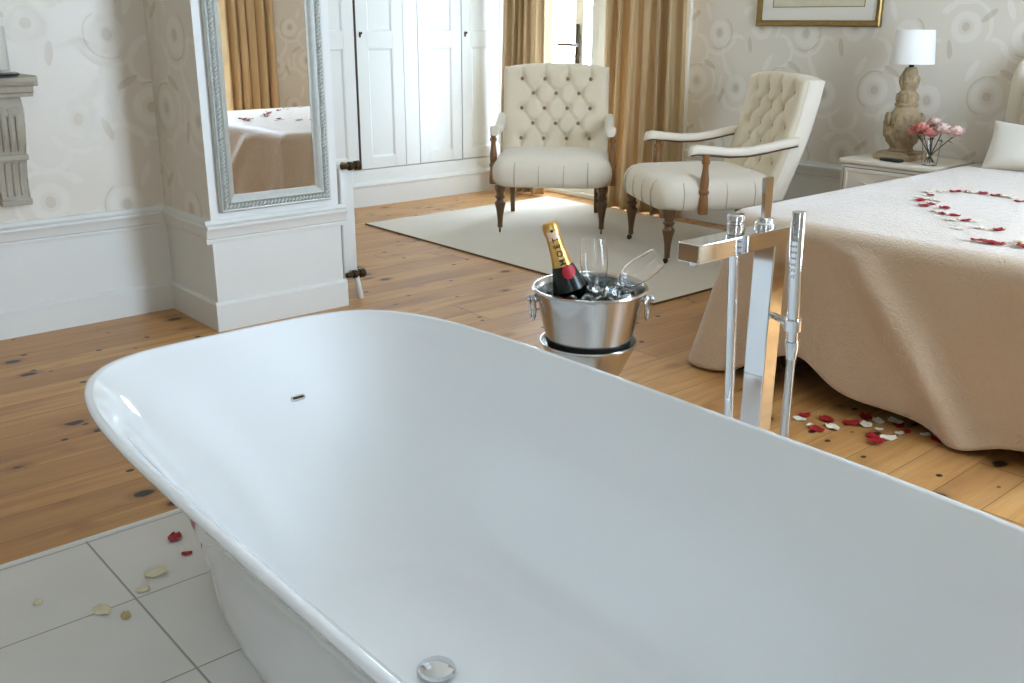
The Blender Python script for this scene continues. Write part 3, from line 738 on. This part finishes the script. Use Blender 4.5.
# bottle, leaning
pt = Vector((1.607, 1.713, .785)); pb = Vector((1.684, 1.640, .465))
zax = (pt - pb).normalized(); cam_dir = (Vector((0, 0, 1.25)) - pt).normalized()
yax = -(cam_dir - zax * cam_dir.dot(zax)).normalized(); xax = yax.cross(zax)
Lb = (pt - pb).length
bt = thing('champagne_bottle', 'dark champagne bottle with gold foil neck leaning in the ice bucket', 'bottle', pb, 0)
bt.rotation_euler = Matrix((xax, yax, zax)).transposed().to_euler()
s0 = Lb - .185
bm = B(); lathe(bm, [(.01, .012), (.03, .004), (.040, 0), (.0425, .006), (.0425, s0 - .01), (.041, s0 + .01), (.036, s0 + .035), (.029, s0 + .062), (.0235, s0 + .08), (.018, Lb - .04)], 32); ob('bottle_glass', bm, M_['bottle'], bt)
bm = B(); lathe(bm, [(.0415, s0 + .010), (.0368, s0 + .035), (.0302, s0 + .0605), (.0260, s0 + .073)], 32, None, False, False); bf = ob('black_neck_band', bm, M_['blackfoil'], bt)
def neck_r(z):  # foil radius along the neck
    P_ = [(s0 + .072, .0262), (s0 + .09, .0232), (s0 + .115, .0205), (Lb - .034, .0185), (Lb - .030, .0205), (Lb - .012, .0205), (Lb - .004, .0185)]
    for (a, ra), (b, rb) in zip(P_, P_[1:]):
        if z <= b: return ra + (rb - ra) * max(0, (z - a)) / (b - a)
    return P_[-1][1]
bm = B(); zs = [s0 + .071 + (Lb - .004 - s0 - .071) * i / 26 for i in range(27)]
lathe(bm, [(neck_r(z), z) for z in zs] + [(.015, Lb), (.004, Lb + .001)], 32, None, False, True); fo = ob('gold_foil', bm, M_['foil'], bt)
bm = B()
grid(bm, 10, 8, lambda u, v: ((neck_r(s0 + .142 + v * .022) + .0006) * math.sin((u - .5) * 1.5), -(neck_r(s0 + .142 + v * .022) + .0006) * math.cos((u - .5) * 1.5), s0 + .142 + v * .022)); ob('foil_label', bm, M_['pinkfoil'], fo, recalc=False)
bm = B(); sphere(bm, (0, -.0205, Lb - .020), .0042, 10, 6, (1, .25, 1)); ob('foil_star', bm, M_['ink'], fo)
def lettering(txt, size, name, mat, parent, place):
    cu = bpy.data.curves.new('t', 'FONT'); cu.body = txt; cu.size = size; cu.extrude = 0; cu.align_x = 'CENTER'; cu.align_y = 'CENTER'; cu.space_character = 1.55; cu.offset = .0004
    to = bpy.data.objects.new('t', cu); C.objects.link(to)
    bpy.context.view_layer.update()
    me = bpy.data.meshes.new_from_object(to.evaluated_get(bpy.context.evaluated_depsgraph_get()))
    bpy.data.objects.remove(to); bm = B(); bm.from_mesh(me); bpy.data.meshes.remove(me)
    for v in bm.verts: v.co = place(v.co.x, v.co.y)
    return ob(name, bm, mat, parent, recalc=False)
zc = s0 + .112
def on_neck(u, v):     # text runs up the neck
    z = zc + u; r = neck_r(z) + .0014; a = -v / r + .12
    return Vector((r * math.sin(a), -r * math.cos(a), z))
lettering('MOËT', .0205, 'lettering', M_['ink'], fo, on_neck)
bm = B()
def sealp(r, a):
    x = r * math.cos(a) + .010; z = s0 + .058 + r * math.sin(a)
    rr = .0305 + (s0 + .060 - z) * .25 + .0022; return Vector((x, -math.sqrt(max(1e-6, rr * rr - x * x)), z))
loft(bm, [[sealp(r, 2 * PI * i / 28) for i in range(28)] for r in (.0001, .008, .0155, .017)], True, False); ob('red_seal', bm, M_['seal'], bf)
# two flutes
flute = [(.004, .010), (.0045, .012), (.0045, .075), (.008, .085), (.022, .100), (.032, .125), (.0355, .155), (.0335, .19), (.029, .217), (.0283, .217), (.0326, .19), (.0346, .155), (.0312, .126), (.021, .102), (.006, .09), (.001, .088)]
def make_flute(label, tip, base, sc_=1.0):
    zx = (Vector(tip) - Vector(base)).normalized(); q = zx.to_track_quat('Z', 'Y')
    t = thing('champagne_flute', label, 'glass', base, 0, 'champagne flutes in the bucket'); t.rotation_euler = q.to_euler(); t.scale = (1, 1, 1)
    bm = B(); lathe(bm, [(r * sc_, z * sc_) for r, z in flute], 40, None, True, True); ob('bowl', bm, M_['glass'], t)
    bm = B(); lathe(bm, [(.001, .0), (.030, .0), (.033, .002), (.031, .0035), (.012, .0065), (.0046, .011), (.001, .011)], 36); ob('foot', bm, M_['glass'], t)
    return t
make_flute('clear champagne flute standing upright in the ice, beside the bottle', (1.722, 1.672, .748), (1.716, 1.648, .520), 1.0)
make_flute('clear champagne flute tipped over the bucket rim, mouth to the right', (1.815, 1.530, .700), (1.655, 1.600, .600), .9)
# ice
rnd = random.Random(4)
i = 0
spots = [(.02, -.04, .6), (.055, -.02, .61), (.075, .03, .605), (.03, .03, .61), (-.01, -.075, .60), (.09, -.02, .6), (-.045, -.06, .595), (.045, -.075, .6), (.06, .07, .6), (-.085, .01, .59), (-.075, -.035, .585), (.012, .085, .6), (.085, -.055, .595), (.0, .0, .59)]
where = ['in the middle, nearest the fallen flute', 'right of the upright flute', 'against the far rim on the right', 'under the upright flute', 'against the near rim', 'against the right rim', 'at the near rim, below the bottle', 'at the near rim, right of middle', 'by the far rim, behind the glasses', 'against the left rim', 'left of the bottle near the rim', 'at the far rim behind the bottle', 'at the rim beside the right ring handle', 'touching the side of the bottle']
for (a, b, z), wh in zip(spots, where):
    p = Vector((bx, by, 0)) + rx * a + ax * b; p.z = z + .012 + rnd.uniform(-.004, .004)
    bm = B(); s = rnd.uniform(.013, .017); vs = box(bm, (-s, -s, -s * .9), (s, s, s * .9), .004, 2)
    for v in vs: v.co *= 1 + .12 * noise.noise(v.co * 60 + Vector((a * 90, b * 90, 0)))
    o = ob('ice_cube', bm, M_['ice'], None, 60); o.location = p; o.rotation_euler = (rnd.uniform(0, 3), rnd.uniform(0, 3), rnd.uniform(0, 3))
    tag(o, 'clear ice cube in the bucket, ' + wh, 'ice cube', 'ice cubes in the champagne bucket')

# ------------------------------------------------------------------ bed
X0, X1, Y0, Y1, ZT = 2.90, 5.00, .40, 2.15, .592
bd = thing('bed', 'wide bed with tall ribbed cream headboard against the right wall', 'bed', (0, 0, 0))
bm = B(); box(bm, (X0 + .12, Y0 + .08, .10), (X1 + .02, Y1 - .08, .32), .02); ob('base', bm, M_['dark'], bd)
bm = B(); box(bm, (X0 + .06, Y0 + .05, .322), (X1 + .02, Y1 - .05, ZT - .012), .05, 4); ob('mattress', bm, M_['sheet'], bd)
for a in (X0 + .2, X1 - .1):
    for b in (Y0 + .2, Y1 - .2):
        bm = B(); lathe(bm, [(.022, .001), (.03, .02), (.035, .102)], 16, Matrix.Translation((a, b, 0))); ob('leg', bm, M_['walnut'], bd)
bm = B(); yc = (Y0 + Y1) / 2; hwid = .825
def hz(q): return 1.02 + .36 * math.cos(max(-1, min(1, q)) * PI / 2) ** .6
nr = 26; pts = []
loops = []
for i in range(nr * 8 + 1):
    q = -1 + 2 * i / (nr * 8); y = yc + hwid * q; rb = .012 * abs(math.sin(q * nr * PI / 2)) ** .7; zt = hz(q)
    yb = lambda z: yc + (y - yc) * (1.0 + 0.0 * z)
    pr_ = [(5.145, .0), (5.145, zt - .02), (5.135, zt), (5.075 - rb, zt), (5.055 - rb, zt - .02), (5.050 - rb, .9), (5.050 - rb, .3), (5.055, 0)]
    loops.append([(xx, yb(z), max(.002, z)) for xx, z in pr_])
loft(bm, loops, True, True); hb_ = ob('headboard', bm, M_['linen'], bd, 60)

# bedspread draped over foot and both sides
spd = B()
PER = 480; rr = .10
def rr_path(k, off):
    """point on a rounded rectangle (foot, two sides, head), k in [0,1)"""
    x0, x1, y0, y1 = X0, X1, Y0, Y1; r = rr
    Ls = [x1 - x0 - 2 * r, PI * r / 2, y1 - y0 - 2 * r, PI * r / 2] * 2
    tot = sum(Ls); d = k * tot
    segs_ = [((x1 - r, y1), (-1, 0), None), ((x0 + r, y1 - r), PI / 2, 'arc'), ((x0, y1 - r), (0, -1), None), ((x0 + r, y0 + r), PI, 'arc'),
             ((x0 + r, y0), (1, 0), None), ((x1 - r, y0 + r), 1.5 * PI, 'arc'), ((x1, y0 + r), (0, 1), None), ((x1 - r, y1 - r), 0, 'arc')]
    for ln, (c, dr, ty) in zip(Ls, segs_):
        if d <= ln or (c, dr, ty) == segs_[-1]:
            if ty: a = dr + min(1, d / ln) * PI / 2; n = (math.cos(a), math.sin(a)); p = (c[0] + r * n[0], c[1] + r * n[1])
            else: n = (dr[1], -dr[0]); p = (c[0] + dr[0] * d, c[1] + dr[1] * d)
            return p[0] + off * n[0], p[1] + off * n[1], n
        d -= ln
def G(x, w): return math.exp(-(x / w) ** 2)
def drape_off(x, y, n, t):
    foot = max(0, -n[0]); side = abs(n[1]); head = max(0, n[0])
    if head > .05: return .012 * (1 - head)
    o = .012 + .018 * t
    sgn = noise.noise(Vector((x * 2.4, y * 2.4, .35 * t))) ; s2 = noise.noise(Vector((x * 5 + 9, y * 5, .5 * t)))
    o += t * (.036 * sgn + .026 * s2 + .014)
    if foot > .0:
        c = 1.63 - .47 * t; o += foot * .055 * (.25 + .75 * t) * G(y - c, .075)          # long diagonal fold
        c = 1.02 - .30 * t; o += foot * .040 * (.2 + .8 * t) * G(y - c, .09)
        c = 2.00 - .06 * t; o += foot * .02 * t * G(y - c, .05)
        o -= foot * .035 * t * G(y - 1.80, .12)
    cy = min(abs(y - Y1), abs(y - Y0)); corner = min(1, 2.0 * foot * side)
    o += .075 * t ** 1.6 * corner
    return o
def hem_z(x, y, n):
    foot = max(0, -n[0]); side = abs(n[1])
    if n[0] > .05: return .22
    z = .060
    if foot > .5: z = .055 + .085 * G(y - 1.76, .16) + .03 * G(y - .8, .15)
    c = min(1, 2.0 * foot * side); z = z * (1 - c) + .012 * c
    if foot > .5: z = z * (1 - .8 * G(y - 1.17, .12)) ; z = z * (1 - .75 * G(y - (Y1 - .1), .07))
    if side > .9: z = .03 + .03 * (noise.noise(Vector((x * 3, y, 0))) + .5)
    return max(.012, z)
ks_ = [i / PER for i in range(PER)]
cx_, cy_ = (X0 + X1) / 2, (Y0 + Y1) / 2
loops = []
for f in (.02, .15, .3, .45, .6, .72, .82, .9, .95, .98):
    lp = []
    for k in ks_:
        x, y, n = rr_path(k, -.03); x = cx_ + (x - cx_) * f; y = cy_ + (y - cy_) * f
        lp.append((x, y, ZT + .008 + .004 * noise.noise(Vector((x * 3, y * 3, 1))) - .006 * max(0, f - .8) / .2))
    loops.append(lp)
for a in (15, 40, 65, 90):
    lp = []
    for k in ks_:
        x, y, n = rr_path(k, -.03 + .042 * math.sin(R(a))); lp.append((x, y, ZT + .002 - .042 * (1 - math.cos(R(a)))))
    loops.append(lp)
NT = 34
for j in range(1, NT + 1):
    t = j / NT; lp = []
    for k in ks_:
        x, y, n = rr_path(k, 0); o = drape_off(x, y, n, t); hz_ = hem_z(x, y, n); zt_ = ZT - .04
        lp.append((x + n[0] * o, y + n[1] * o, zt_ + (hz_ - zt_) * t))
    loops.append(lp)
loft(spd, loops, True, False)
so = ob('bedspread', spd, M_['spread'], None, 80); md = so.modifiers.new('thick', 'SOLIDIFY'); md.thickness = .006; md.offset = 1
tag(so, 'champagne quilted bedspread hanging to the floor over the bed', 'bedspread')

# pillows
def pillow(name, w, hgt, th, mat, label, loc, rot, group=None):
    bm = B(); NU = 28
    def side(sg):
        def f(u, v):
            a, b = u * 2 - 1, v * 2 - 1
            e = max(0, (1 - abs(a) ** 3)) ** .55 * max(0, (1 - abs(b) ** 3)) ** .55
            pin = 1 - .07 * (1 - abs(b) ** 2) * abs(a) ** 2 * .6; pin2 = 1 - .16 * (1 - abs(a) ** 2) * abs(b) ** 2
            return (a * w / 2 * pin, sg * th / 2 * e + .006 * noise.noise(Vector((a * 2, b * 2, sg))) * e, b * hgt / 2 * pin2)
        return f
    grid(bm, NU, NU, side(1)); grid(bm, NU, NU, side(-1)); bmesh.ops.remove_doubles(bm, verts=bm.verts, dist=1e-4)
    o = ob(name, bm, mat, None, 80); o.location = loc; o.rotation_euler = rot
    return tag(o, label, 'pillow', group)
zp = ZT + .012
pillow('pillow', .54, .24, .13, M_['pillow'], 'small white pillow with faint pattern standing at the head of the bed', (4.745, 1.765, zp + .105), (R(-20), 0, R(-90)))
pillow('pillow', .62, .46, .15, M_['beigecush'], 'beige satin pillow leaning on the headboard behind the white pillow', (4.925, 1.675, zp + .222), (R(-12), 0, R(-90)))

# ------------------------------------------------------------------ nightstand
nt = thing('nightstand', 'cream nightstand with a drawer between the bed and the armchair', 'nightstand', (4.70, 2.245, 0))
W_, D_ = .53, .42
bm = B(); box(bm, (.012, .012, .13), (D_ - .005, W_ - .012, .552), .004); ob('body', bm, M_['night'], nt)
bm = B(); box(bm, (0, 0, .5525), (D_, W_, .578), .007, 3); ob('top', bm, M_['night'], nt)
for a, z0, z1 in ((0, .38, .535), (1, .16, .365)):
    bm = B(); f = lambda u, v, h_: Vector((.012 - h_, u, v))
    box(bm, (.001, .035, z0), (.013, W_ - .035, z1), .003)
    frame_loop(bm, .045, W_ - .045, z0 + .01, z1 - .01, [(0, .010), (0, .0145), (.010, .0145), (.016, .010)], f); dr = ob('drawer', bm, M_['night'], nt)
    bm = B(); frame_loop(bm, .0345, W_ - .0345, z0 - .0005, z1 + .0005, [(0, .002), (0, .0118), (.003, .0118), (.003, .002)], f); ob('drawer_line', bm, M_['nightedge'], dr)
    bm = B()
    cy = W_ / 2; cz = (z0 + z1) / 2
    tube(bm, [(.004, cy - .15 + .3 * i / 24, cz + .018 * math.cos(i / 24 * 2 * PI) - .01) for i in range(25)], [.003 + .009 * math.sin(PI * i / 24) for i in range(25)], 8); ob('carved_swag', bm, M_['night'], dr)
    bm = B(); lathe(bm, [(.005, 0), (.005, .014), (.013, .02), (.013, .026), (.006, .03)], 14, Matrix.Translation((-.001, cy, cz + .01)) @ Matrix.Rotation(R(-90), 4, 'Y')); ob('knob', bm, M_['brass'], dr)
for a in (.035, D_ - .035):
    for b in (.035, W_ - .035):
        bm = B(); lathe(bm, [(.012, .001), (.016, .02), (.018, .08), (.024, .13)], 14, Matrix.Translation((a, b, 0))); ob('leg', bm, M_['night'], nt)

# lamp
lp_ = thing('table_lamp', 'carved gourd-shaped table lamp with white drum shade on the nightstand', 'lamp', (4.905, 2.545, .579))
bm = B(); box(bm, (-.10, -.10, 0), (.10, .10, .032), .005); box(bm, (-.085, -.085, .03), (.085, .085, .040), .004); ob('plinth', bm, M_['lampwood'], lp_)
prof = [(.052, .038), (.062, .044), (.058, .054), (.056, .062), (.074, .09), (.090, .125), (.096, .155), (.094, .185), (.084, .215), (.066, .240), (.054, .258), (.052, .266), (.058, .272), (.058, .280), (.050, .286), (.053, .300), (.053, .318), (.044, .335), (.036, .343), (.035, .350), (.040, .358), (.046, .378), (.047, .398), (.043, .420), (.036, .440), (.028, .456), (.024, .462)]
bm = B(); n_ = 64; loops = []
for r, z in prof:
    lpp = []
    for i in range(n_):
        a = 2 * PI * i / n_; k = .11 * math.sin(a * 7 + z * 60) * min(1, max(0, (r - .03) / .03)) * (1 if .08 < z < .24 or .29 < z < .44 else .2)
        lpp.append((r * (1 + k) * math.cos(a), r * (1 + k) * math.sin(a), z))
    loops.append(lpp)
loft(bm, loops, True, True); bs = ob('base', bm, M_['lampwood'], lp_)
bm = B()
for k in range(8):
    a = 2 * PI * k / 8 + .2
    for (r0, z, sz) in ((.090, .20, .026), (.094, .135, .020), (.052, .31, .016), (.046, .40, .016)):
        c = (r0 * math.cos(a), r0 * math.sin(a), z); sphere(bm, c, sz, 8, 6, (.45, .8, 1.4), Matrix.Rotation(a, 3, 'Z'))
ob('carved_leaves', bm, M_['lampwood'], bs)
bm = B(); lathe(bm, [(.012, .460), (.014, .478), (.016, .482), (.016, .50), (.010, .505)], 16); ob('socket', bm, M_['black'], lp_)
bm = B(); lathe(bm, [(.109, .478), (.1095, .480), (.094, .642), (.0925, .644), (.0915, .642), (.107, .480)], 56, None, False, False)
loft_last = [v for v in bm.verts]
sd = ob('shade', bm, M_['shade'], lp_)
bm = B()
for k in range(3):
    a = 2 * PI * k / 3; tube(bm, [(0, 0, .492), (.1065 * math.cos(a), .1065 * math.sin(a), .486)], .002, 6)
ob('shade_spider', bm, M_['brass'], sd)
# little flat dark block and vase
bm = B(); box(bm, (-.022, -.06, 0), (.022, .06, .014), .006, 3); cs = ob('small_dark_block', bm, M_['black']); cs.location = (4.765, 2.515, .5792); cs.rotation_euler = (0, 0, R(-8))
tag(cs, 'small dark flat block lying at the foot of the bedside lamp', 'case')
vx, vy = 4.785, 2.325
vs_ = thing('glass_vase', 'small clear glass of flowers on the nightstand beside the bed', 'vase', (vx, vy, .5785))
bm = B(); lathe(bm, [(.001, 0), (.034, 0), (.037, .003), (.040, .06), (.047, .132), (.0455, .132), (.038, .06), (.035, .012), (.001, .010)], 40); ob('vase_glass', bm, M_['glass'], vs_)
def flower(dx, dy, z, r, mat, label, seed):
    t = thing('flower', label, 'flower', (vx, vy, .5785), 0, 'cut flowers in the small vase')
    rn = random.Random(seed); bm = B(); c = Vector((dx, dy, z))
    for ring, (npet, rad, tilt) in enumerate(((4, .38, 1.35), (6, .62, 1.05), (8, .82, .72), (9, .92, .3), (9, .9, -.15), (7, .75, -.6))):
        for k in range(npet):
            a = 2 * PI * k / npet + ring * .5 + rn.uniform(-.2, .2); Mx = Matrix.Rotation(a, 3, 'Z') @ Matrix.Rotation(-tilt + rn.uniform(-.15, .15), 3, 'Y')
            w = r * .58; ln = r * rad
            def pf(u, v):
                x = ln * (.1 + .9 * u); wd = w * math.sin(PI * min(1, .12 + .86 * u)) ** .6; y = (v - .5) * 2 * wd
                return c + Mx @ Vector((x, y, .25 * r * (u * u) + .35 * r * ((v - .5) * 2) ** 2 * .6 + rn.uniform(-.001, .001))) + Vector((0, 0, -.15 * r))
            grid(bm, 4, 4, pf)
    bl = ob('bloom', bm, mat, t, 80)
    bm = B(); tube(bm, [c + Vector((0, 0, -.2 * r)), Vector((dx * .45, dy * .45, .10)), Vector((-dx * .25, -dy * .25, .016))], .0028, 6)
    s_ = ob('stem', bm, M_['stem'], t)
    bm = B(); mid = Vector((dx * .55, dy * .55, .115)); d_ = Vector((dx, dy, .02)).normalized()
    grid(bm, 4, 2, lambda u, v: mid + d_ * u * .045 + Vector((-d_.y, d_.x, 0)) * (v - .5) * .022 * math.sin(PI * min(1, u + .08)) + Vector((0, 0, .01 - .02 * u * u))); ob('leaf', bm, M_['stem'], s_)
fls = [(-.012, .084, .165, .043, 'pinkflower', 'coral pink flower at the left of the small vase, lamp side'), (-.035, .042, .180, .041, 'pinkflower', 'coral pink flower second from the lamp in the vase'),
       (-.03, -.002, .160, .039, 'pinkflower', 'coral pink flower low in the middle of the vase'), (.03, .015, .200, .041, 'paleflower', 'blush flower standing highest at the back of the vase'),
       (-.02, -.055, .180, .045, 'paleflower', 'blush flower right of the coral ones in the vase'), (.015, -.108, .168, .045, 'paleflower', 'blush flower furthest over the bed side of the vase')]
for i, (a, b, z, r, mt, lb) in enumerate(fls): flower(a, b, z, r, M_[mt], lb, i)

# ------------------------------------------------------------------ framed picture
pc = thing('framed_picture', 'gold framed picture with wide cream mount on the papered right wall', 'picture', (XE, 3.275, 1.235))
fp = lambda u, v, h_: Vector((-h_, u, v)); hwp = .402; hp = .62
bm = B(); frame_loop(bm, -hwp, hwp, 0, hp, [(0, .001), (0, .022), (.006, .028), (.014, .024), (.024, .018), (.030, .020), (.034, .012), (.034, .001)], fp); fr_ = ob('frame', bm, M_['goldframe'], pc)
bm = B(); frame_loop(bm, -hwp + .030, hwp - .030, .030, hp - .030, [(0, .004), (0, .010), (.075, .010), (.078, .0075), (.078, .004)], fp); ob('mount', bm, M_['mat'], pc)
bm = B(); frame_loop(bm, -hwp + .104, hwp - .104, .104, hp - .104, [(0, .0085), (0, .0112), (.004, .0112), (.004, .0085)], fp); ob('mount_line', bm, M_['goldframe'], pc)
bm = B(); box(bm, (-.0075, -hwp + .10, .10), (-.005, hwp - .10, hp - .10)); ob('print', bm, M_['print'], pc)

# ------------------------------------------------------------------ petals
def petal_mesh(w, l, mat, seed):
    rn = random.Random(seed); bm = B(); cu = rn.uniform(.25, .5); asym = rn.uniform(-.2, .2)
    def f(u, v):
        wd = w * math.sin(PI * min(1, .10 + .82 * u)) ** .65 * (1 - .12 * math.cos((u - .9) * 12) * (u > .75)); y = (v - .5) * 2 * wd
        q = (v - .5) * 2
        return (l * (u - .5) * 2, y + asym * w * u, .002 + cu * w * (q * q * .5 + ((u - .5) * 2) ** 2 * .35) + .0015 * math.sin(9 * u + 5 * v))
    grid(bm, 8, 6, f)
    o = ob('rose_petal', bm, mat, None, 80); md = o.modifiers.new('thick', 'SOLIDIFY'); md.thickness = .0009; md.offset = 1; return o
PM = {}
def petal(kind, x, y, z, s, rot, label, group, seed):
    key = (kind, seed % 4)
    if key not in PM: o = petal_mesh(.020, .026, M_[kind], seed % 4 + 3); PM[key] = o
    else: o = PM[key].copy(); C.objects.link(o)
    o.location = (x, y, z); o.rotation_euler = (0, 0, rot); o.scale = (s, s, s)
    return tag(o, label, 'petal', group)
# camera model (also used to read where petals and marks lie on the floor and bed)
CAM_R = Vector((0.75561942, -0.65499525, 0.00452934)); CAM_U = Vector((0.20174433, 0.23930509, 0.94975381)); CAM_F = Vector((0.62316813, 0.71673865, -0.31296515))
FPX = 969.03; EYE = Vector((0, 0, 1.25))
def at(px, py, z):
    d = CAM_R * ((px - 512) / FPX) + CAM_U * (-(py - 341.5) / FPX) + CAM_F
    return EYE + d * ((z - EYE.z) / d.z)
rn = random.Random(21)
# on the tiles by the tub
for (px, py, kd, s, lb) in ((175, 538, 'redpetal', .85, 'red rose petal on the tiles close to the tub'), (187, 554, 'redpetal', .5, 'small curled red petal between the tub and the bigger red petal'),
        (156, 574, 'creampetal', 1.0, 'large cream petal on the tiles near the grout crossing'), (143, 590, 'creampetal', .6, 'small cream petal just below the large cream one on the tiles'),
        (103, 611, 'creampetal', .9, 'pale cream petal lying across the thin grout line'), (126, 616, 'yellowpetal', .55, 'small yellowed petal at the grout crossing'), (38, 603, 'creampetal', .5, 'tiny pale petal alone on the leftmost tile')):
    p = at(px, py, .004); petal(kd, p.x, p.y, .0043, s, rn.uniform(0, 6.28), lb, 'fallen petals on the tiles', rn.randrange(99))
# on the boards between tub and bed
fl_ = [(230, 185, 'r', 'beside the tap column'), (200, 202, 'w', 'touching the red one beside the tap'), (340, 208, 'r', 'second red from the tap'), (285, 255, 'r', 'nearest the tub rim on the tap side'), (255, 235, 'w', 'small, between the two red ones near the tap'),
       (370, 248, 'w', 'long, right of the red one at the tub rim'), (465, 225, 'r', 'dark, left of the white cluster'), (540, 195, 'r', 'behind the white cluster'), (540, 234, 'w', 'largest of the white cluster'), (602, 213, 'w', 'at the bed side of the white cluster'),
       (610, 255, 'w', 'tiny, below the white cluster'), (578, 292, 'r', 'half under the brightest red one'), (595, 327, 'r', 'brightest, lying nearest the viewer'), (655, 300, 'w', 'broad, beside the brightest red one'), (705, 236, 'r', 'under a small white one by the bedspread hem'),
       (690, 224, 'w', 'on top of a red one by the bedspread hem'), (715, 275, 'w', 'curled, below the hem'), (750, 268, 'r', 'thin, below the hem'), (845, 282, 'w', 'tiny, before the last red one'), (915, 314, 'r', 'furthest from the tap')]
for i, (cx, cy, kd, lb) in enumerate(fl_):
    p = at(760 + cx * .1953, 380 + cy * .1953, 0)
    small = any(w in lb for w in ('tiny', 'small,', 'curled', 'thin'))
    petal('redpetal' if kd == 'r' else 'whitepetal', p.x, p.y, .0006 + (.006 if 'on top' in lb or 'brightest, l' in lb else 0), (.55 if small else .95) * rn.uniform(.9, 1.1), rn.uniform(0, 6.28), ('red' if kd == 'r' else 'white') + ' petal on the floorboards, ' + lb, 'petals on the boards beside the bed', rn.randrange(99))
# heart on the bed: near line and far line read from the photo, the other lobe mirrored
far_ = [(275, 212, 'r'), (268, 188, 'w'), (345, 177, 'r'), (335, 152, 'w'), (415, 150, 'w'), (340, 203, 'w'), (398, 214, 'w'), (515, 152, 'r'), (595, 150, 'r'), (635, 156, 'w'), (705, 162, 'r'), (790, 178, 'r'), (868, 186, 'w'), (912, 196, 'w'), (955, 220, 'r')]
near_ = [(300, 248, 'r'), (352, 236, 'r'), (440, 264, 'r'), (405, 288, 'w'), (428, 303, 'r'), (505, 315, 'r'), (510, 348, 'w'), (575, 348, 'r'), (655, 354, 'w'), (700, 400, 'w'), (545, 402, 'w'), (815, 415, 'r'), (662, 484, 'r'), (740, 496, 'r'), (790, 505, 'r'), (830, 508, 'r'), (945, 500, 'y'), (970, 516, 'w')]
ORD = 'first second third fourth fifth sixth seventh eighth ninth tenth eleventh twelfth thirteenth fourteenth fifteenth sixteenth seventeenth eighteenth'.split()
KD = {'r': ('redpetal', 'red'), 'w': ('whitepetal', 'white'), 'y': ('yellowpetal', 'yellowed')}
zb = ZT + .0155
hp_ = []
for nm_, lst in (('far', far_), ('near', near_)):
    for i, (cx, cy, kd) in enumerate(lst):
        p = at(880 + cx * .1463, 170 + cy * .1463, zb); hp_.append((p.x, p.y, kd))
        petal(KD[kd][0], p.x, p.y, zb, rn.uniform(.62, .95), rn.uniform(0, 6.28), '%s petal, %s from the lobe along the %s line of the heart on the bed' % (KD[kd][1], ORD[i], 'pillow-side' if nm_ == 'far' else 'foot-side'), 'petal heart on the bedspread', rn.randrange(99))
for i, (x, y, kd) in enumerate(hp_[1:12:2] + hp_[16:30:2]):
    petal(KD[kd][0], x + .02, 2.42 - y, zb, rn.uniform(.8, 1.15), rn.uniform(0, 6.28), '%s petal on the other half of the bed petal heart, seen in the mirror' % KD[kd][1], 'far half of the petal heart', rn.randrange(99))

# ------------------------------------------------------------------ light, world, camera
wd_ = bpy.data.worlds.new('daylight'); sc.world = wd_; wd_.use_nodes = True
bg = wd_.node_tree.nodes['Background']; bg.inputs[0].default_value = (.635, .805, 1.0, 1); bg.inputs[1].default_value = 30.0
def portal(name, loc, rot, sx, sy):
    l = bpy.data.lights.new(name, 'AREA'); l.shape = 'RECTANGLE'; l.size = sx; l.size_y = sy; l.cycles.is_portal = True
    o = bpy.data.objects.new(name, l); C.objects.link(o); o.location = loc; o.rotation_euler = rot
for a, b in S: portal('window_daylight', ((a + b) / 2, YS - .2, 1.36), (R(90), 0, 0), b - a, 2.48)  # serves the wide window and the added fill opening
portal('door_daylight', (XE + .2, (D0 + D1) / 2, DH / 2), (R(90), 0, R(90)), D1 - D0, DH)
cd = bpy.data.cameras.new('camera'); cam = bpy.data.objects.new('camera', cd); C.objects.link(cam)
cd.sensor_width = 36; cd.lens = FPX / 1024 * 36; cd.clip_start = .02
mw = Matrix((CAM_R, CAM_U, -CAM_F)).transposed().to_4x4(); mw.translation = EYE; cam.matrix_world = mw
sc.camera = cam
vs = sc.view_settings; vs.view_transform = 'Standard'; vs.look = 'None'; vs.exposure = 0.0; vs.gamma = 1; vs.use_curve_mapping = False
try: sc.cycles.use_denoising = True
except Exception: pass
sc.cycles.max_bounces = 14; sc.cycles.diffuse_bounces = 6; sc.cycles.transparent_max_bounces = 16; sc.cycles.caustics_reflective = False
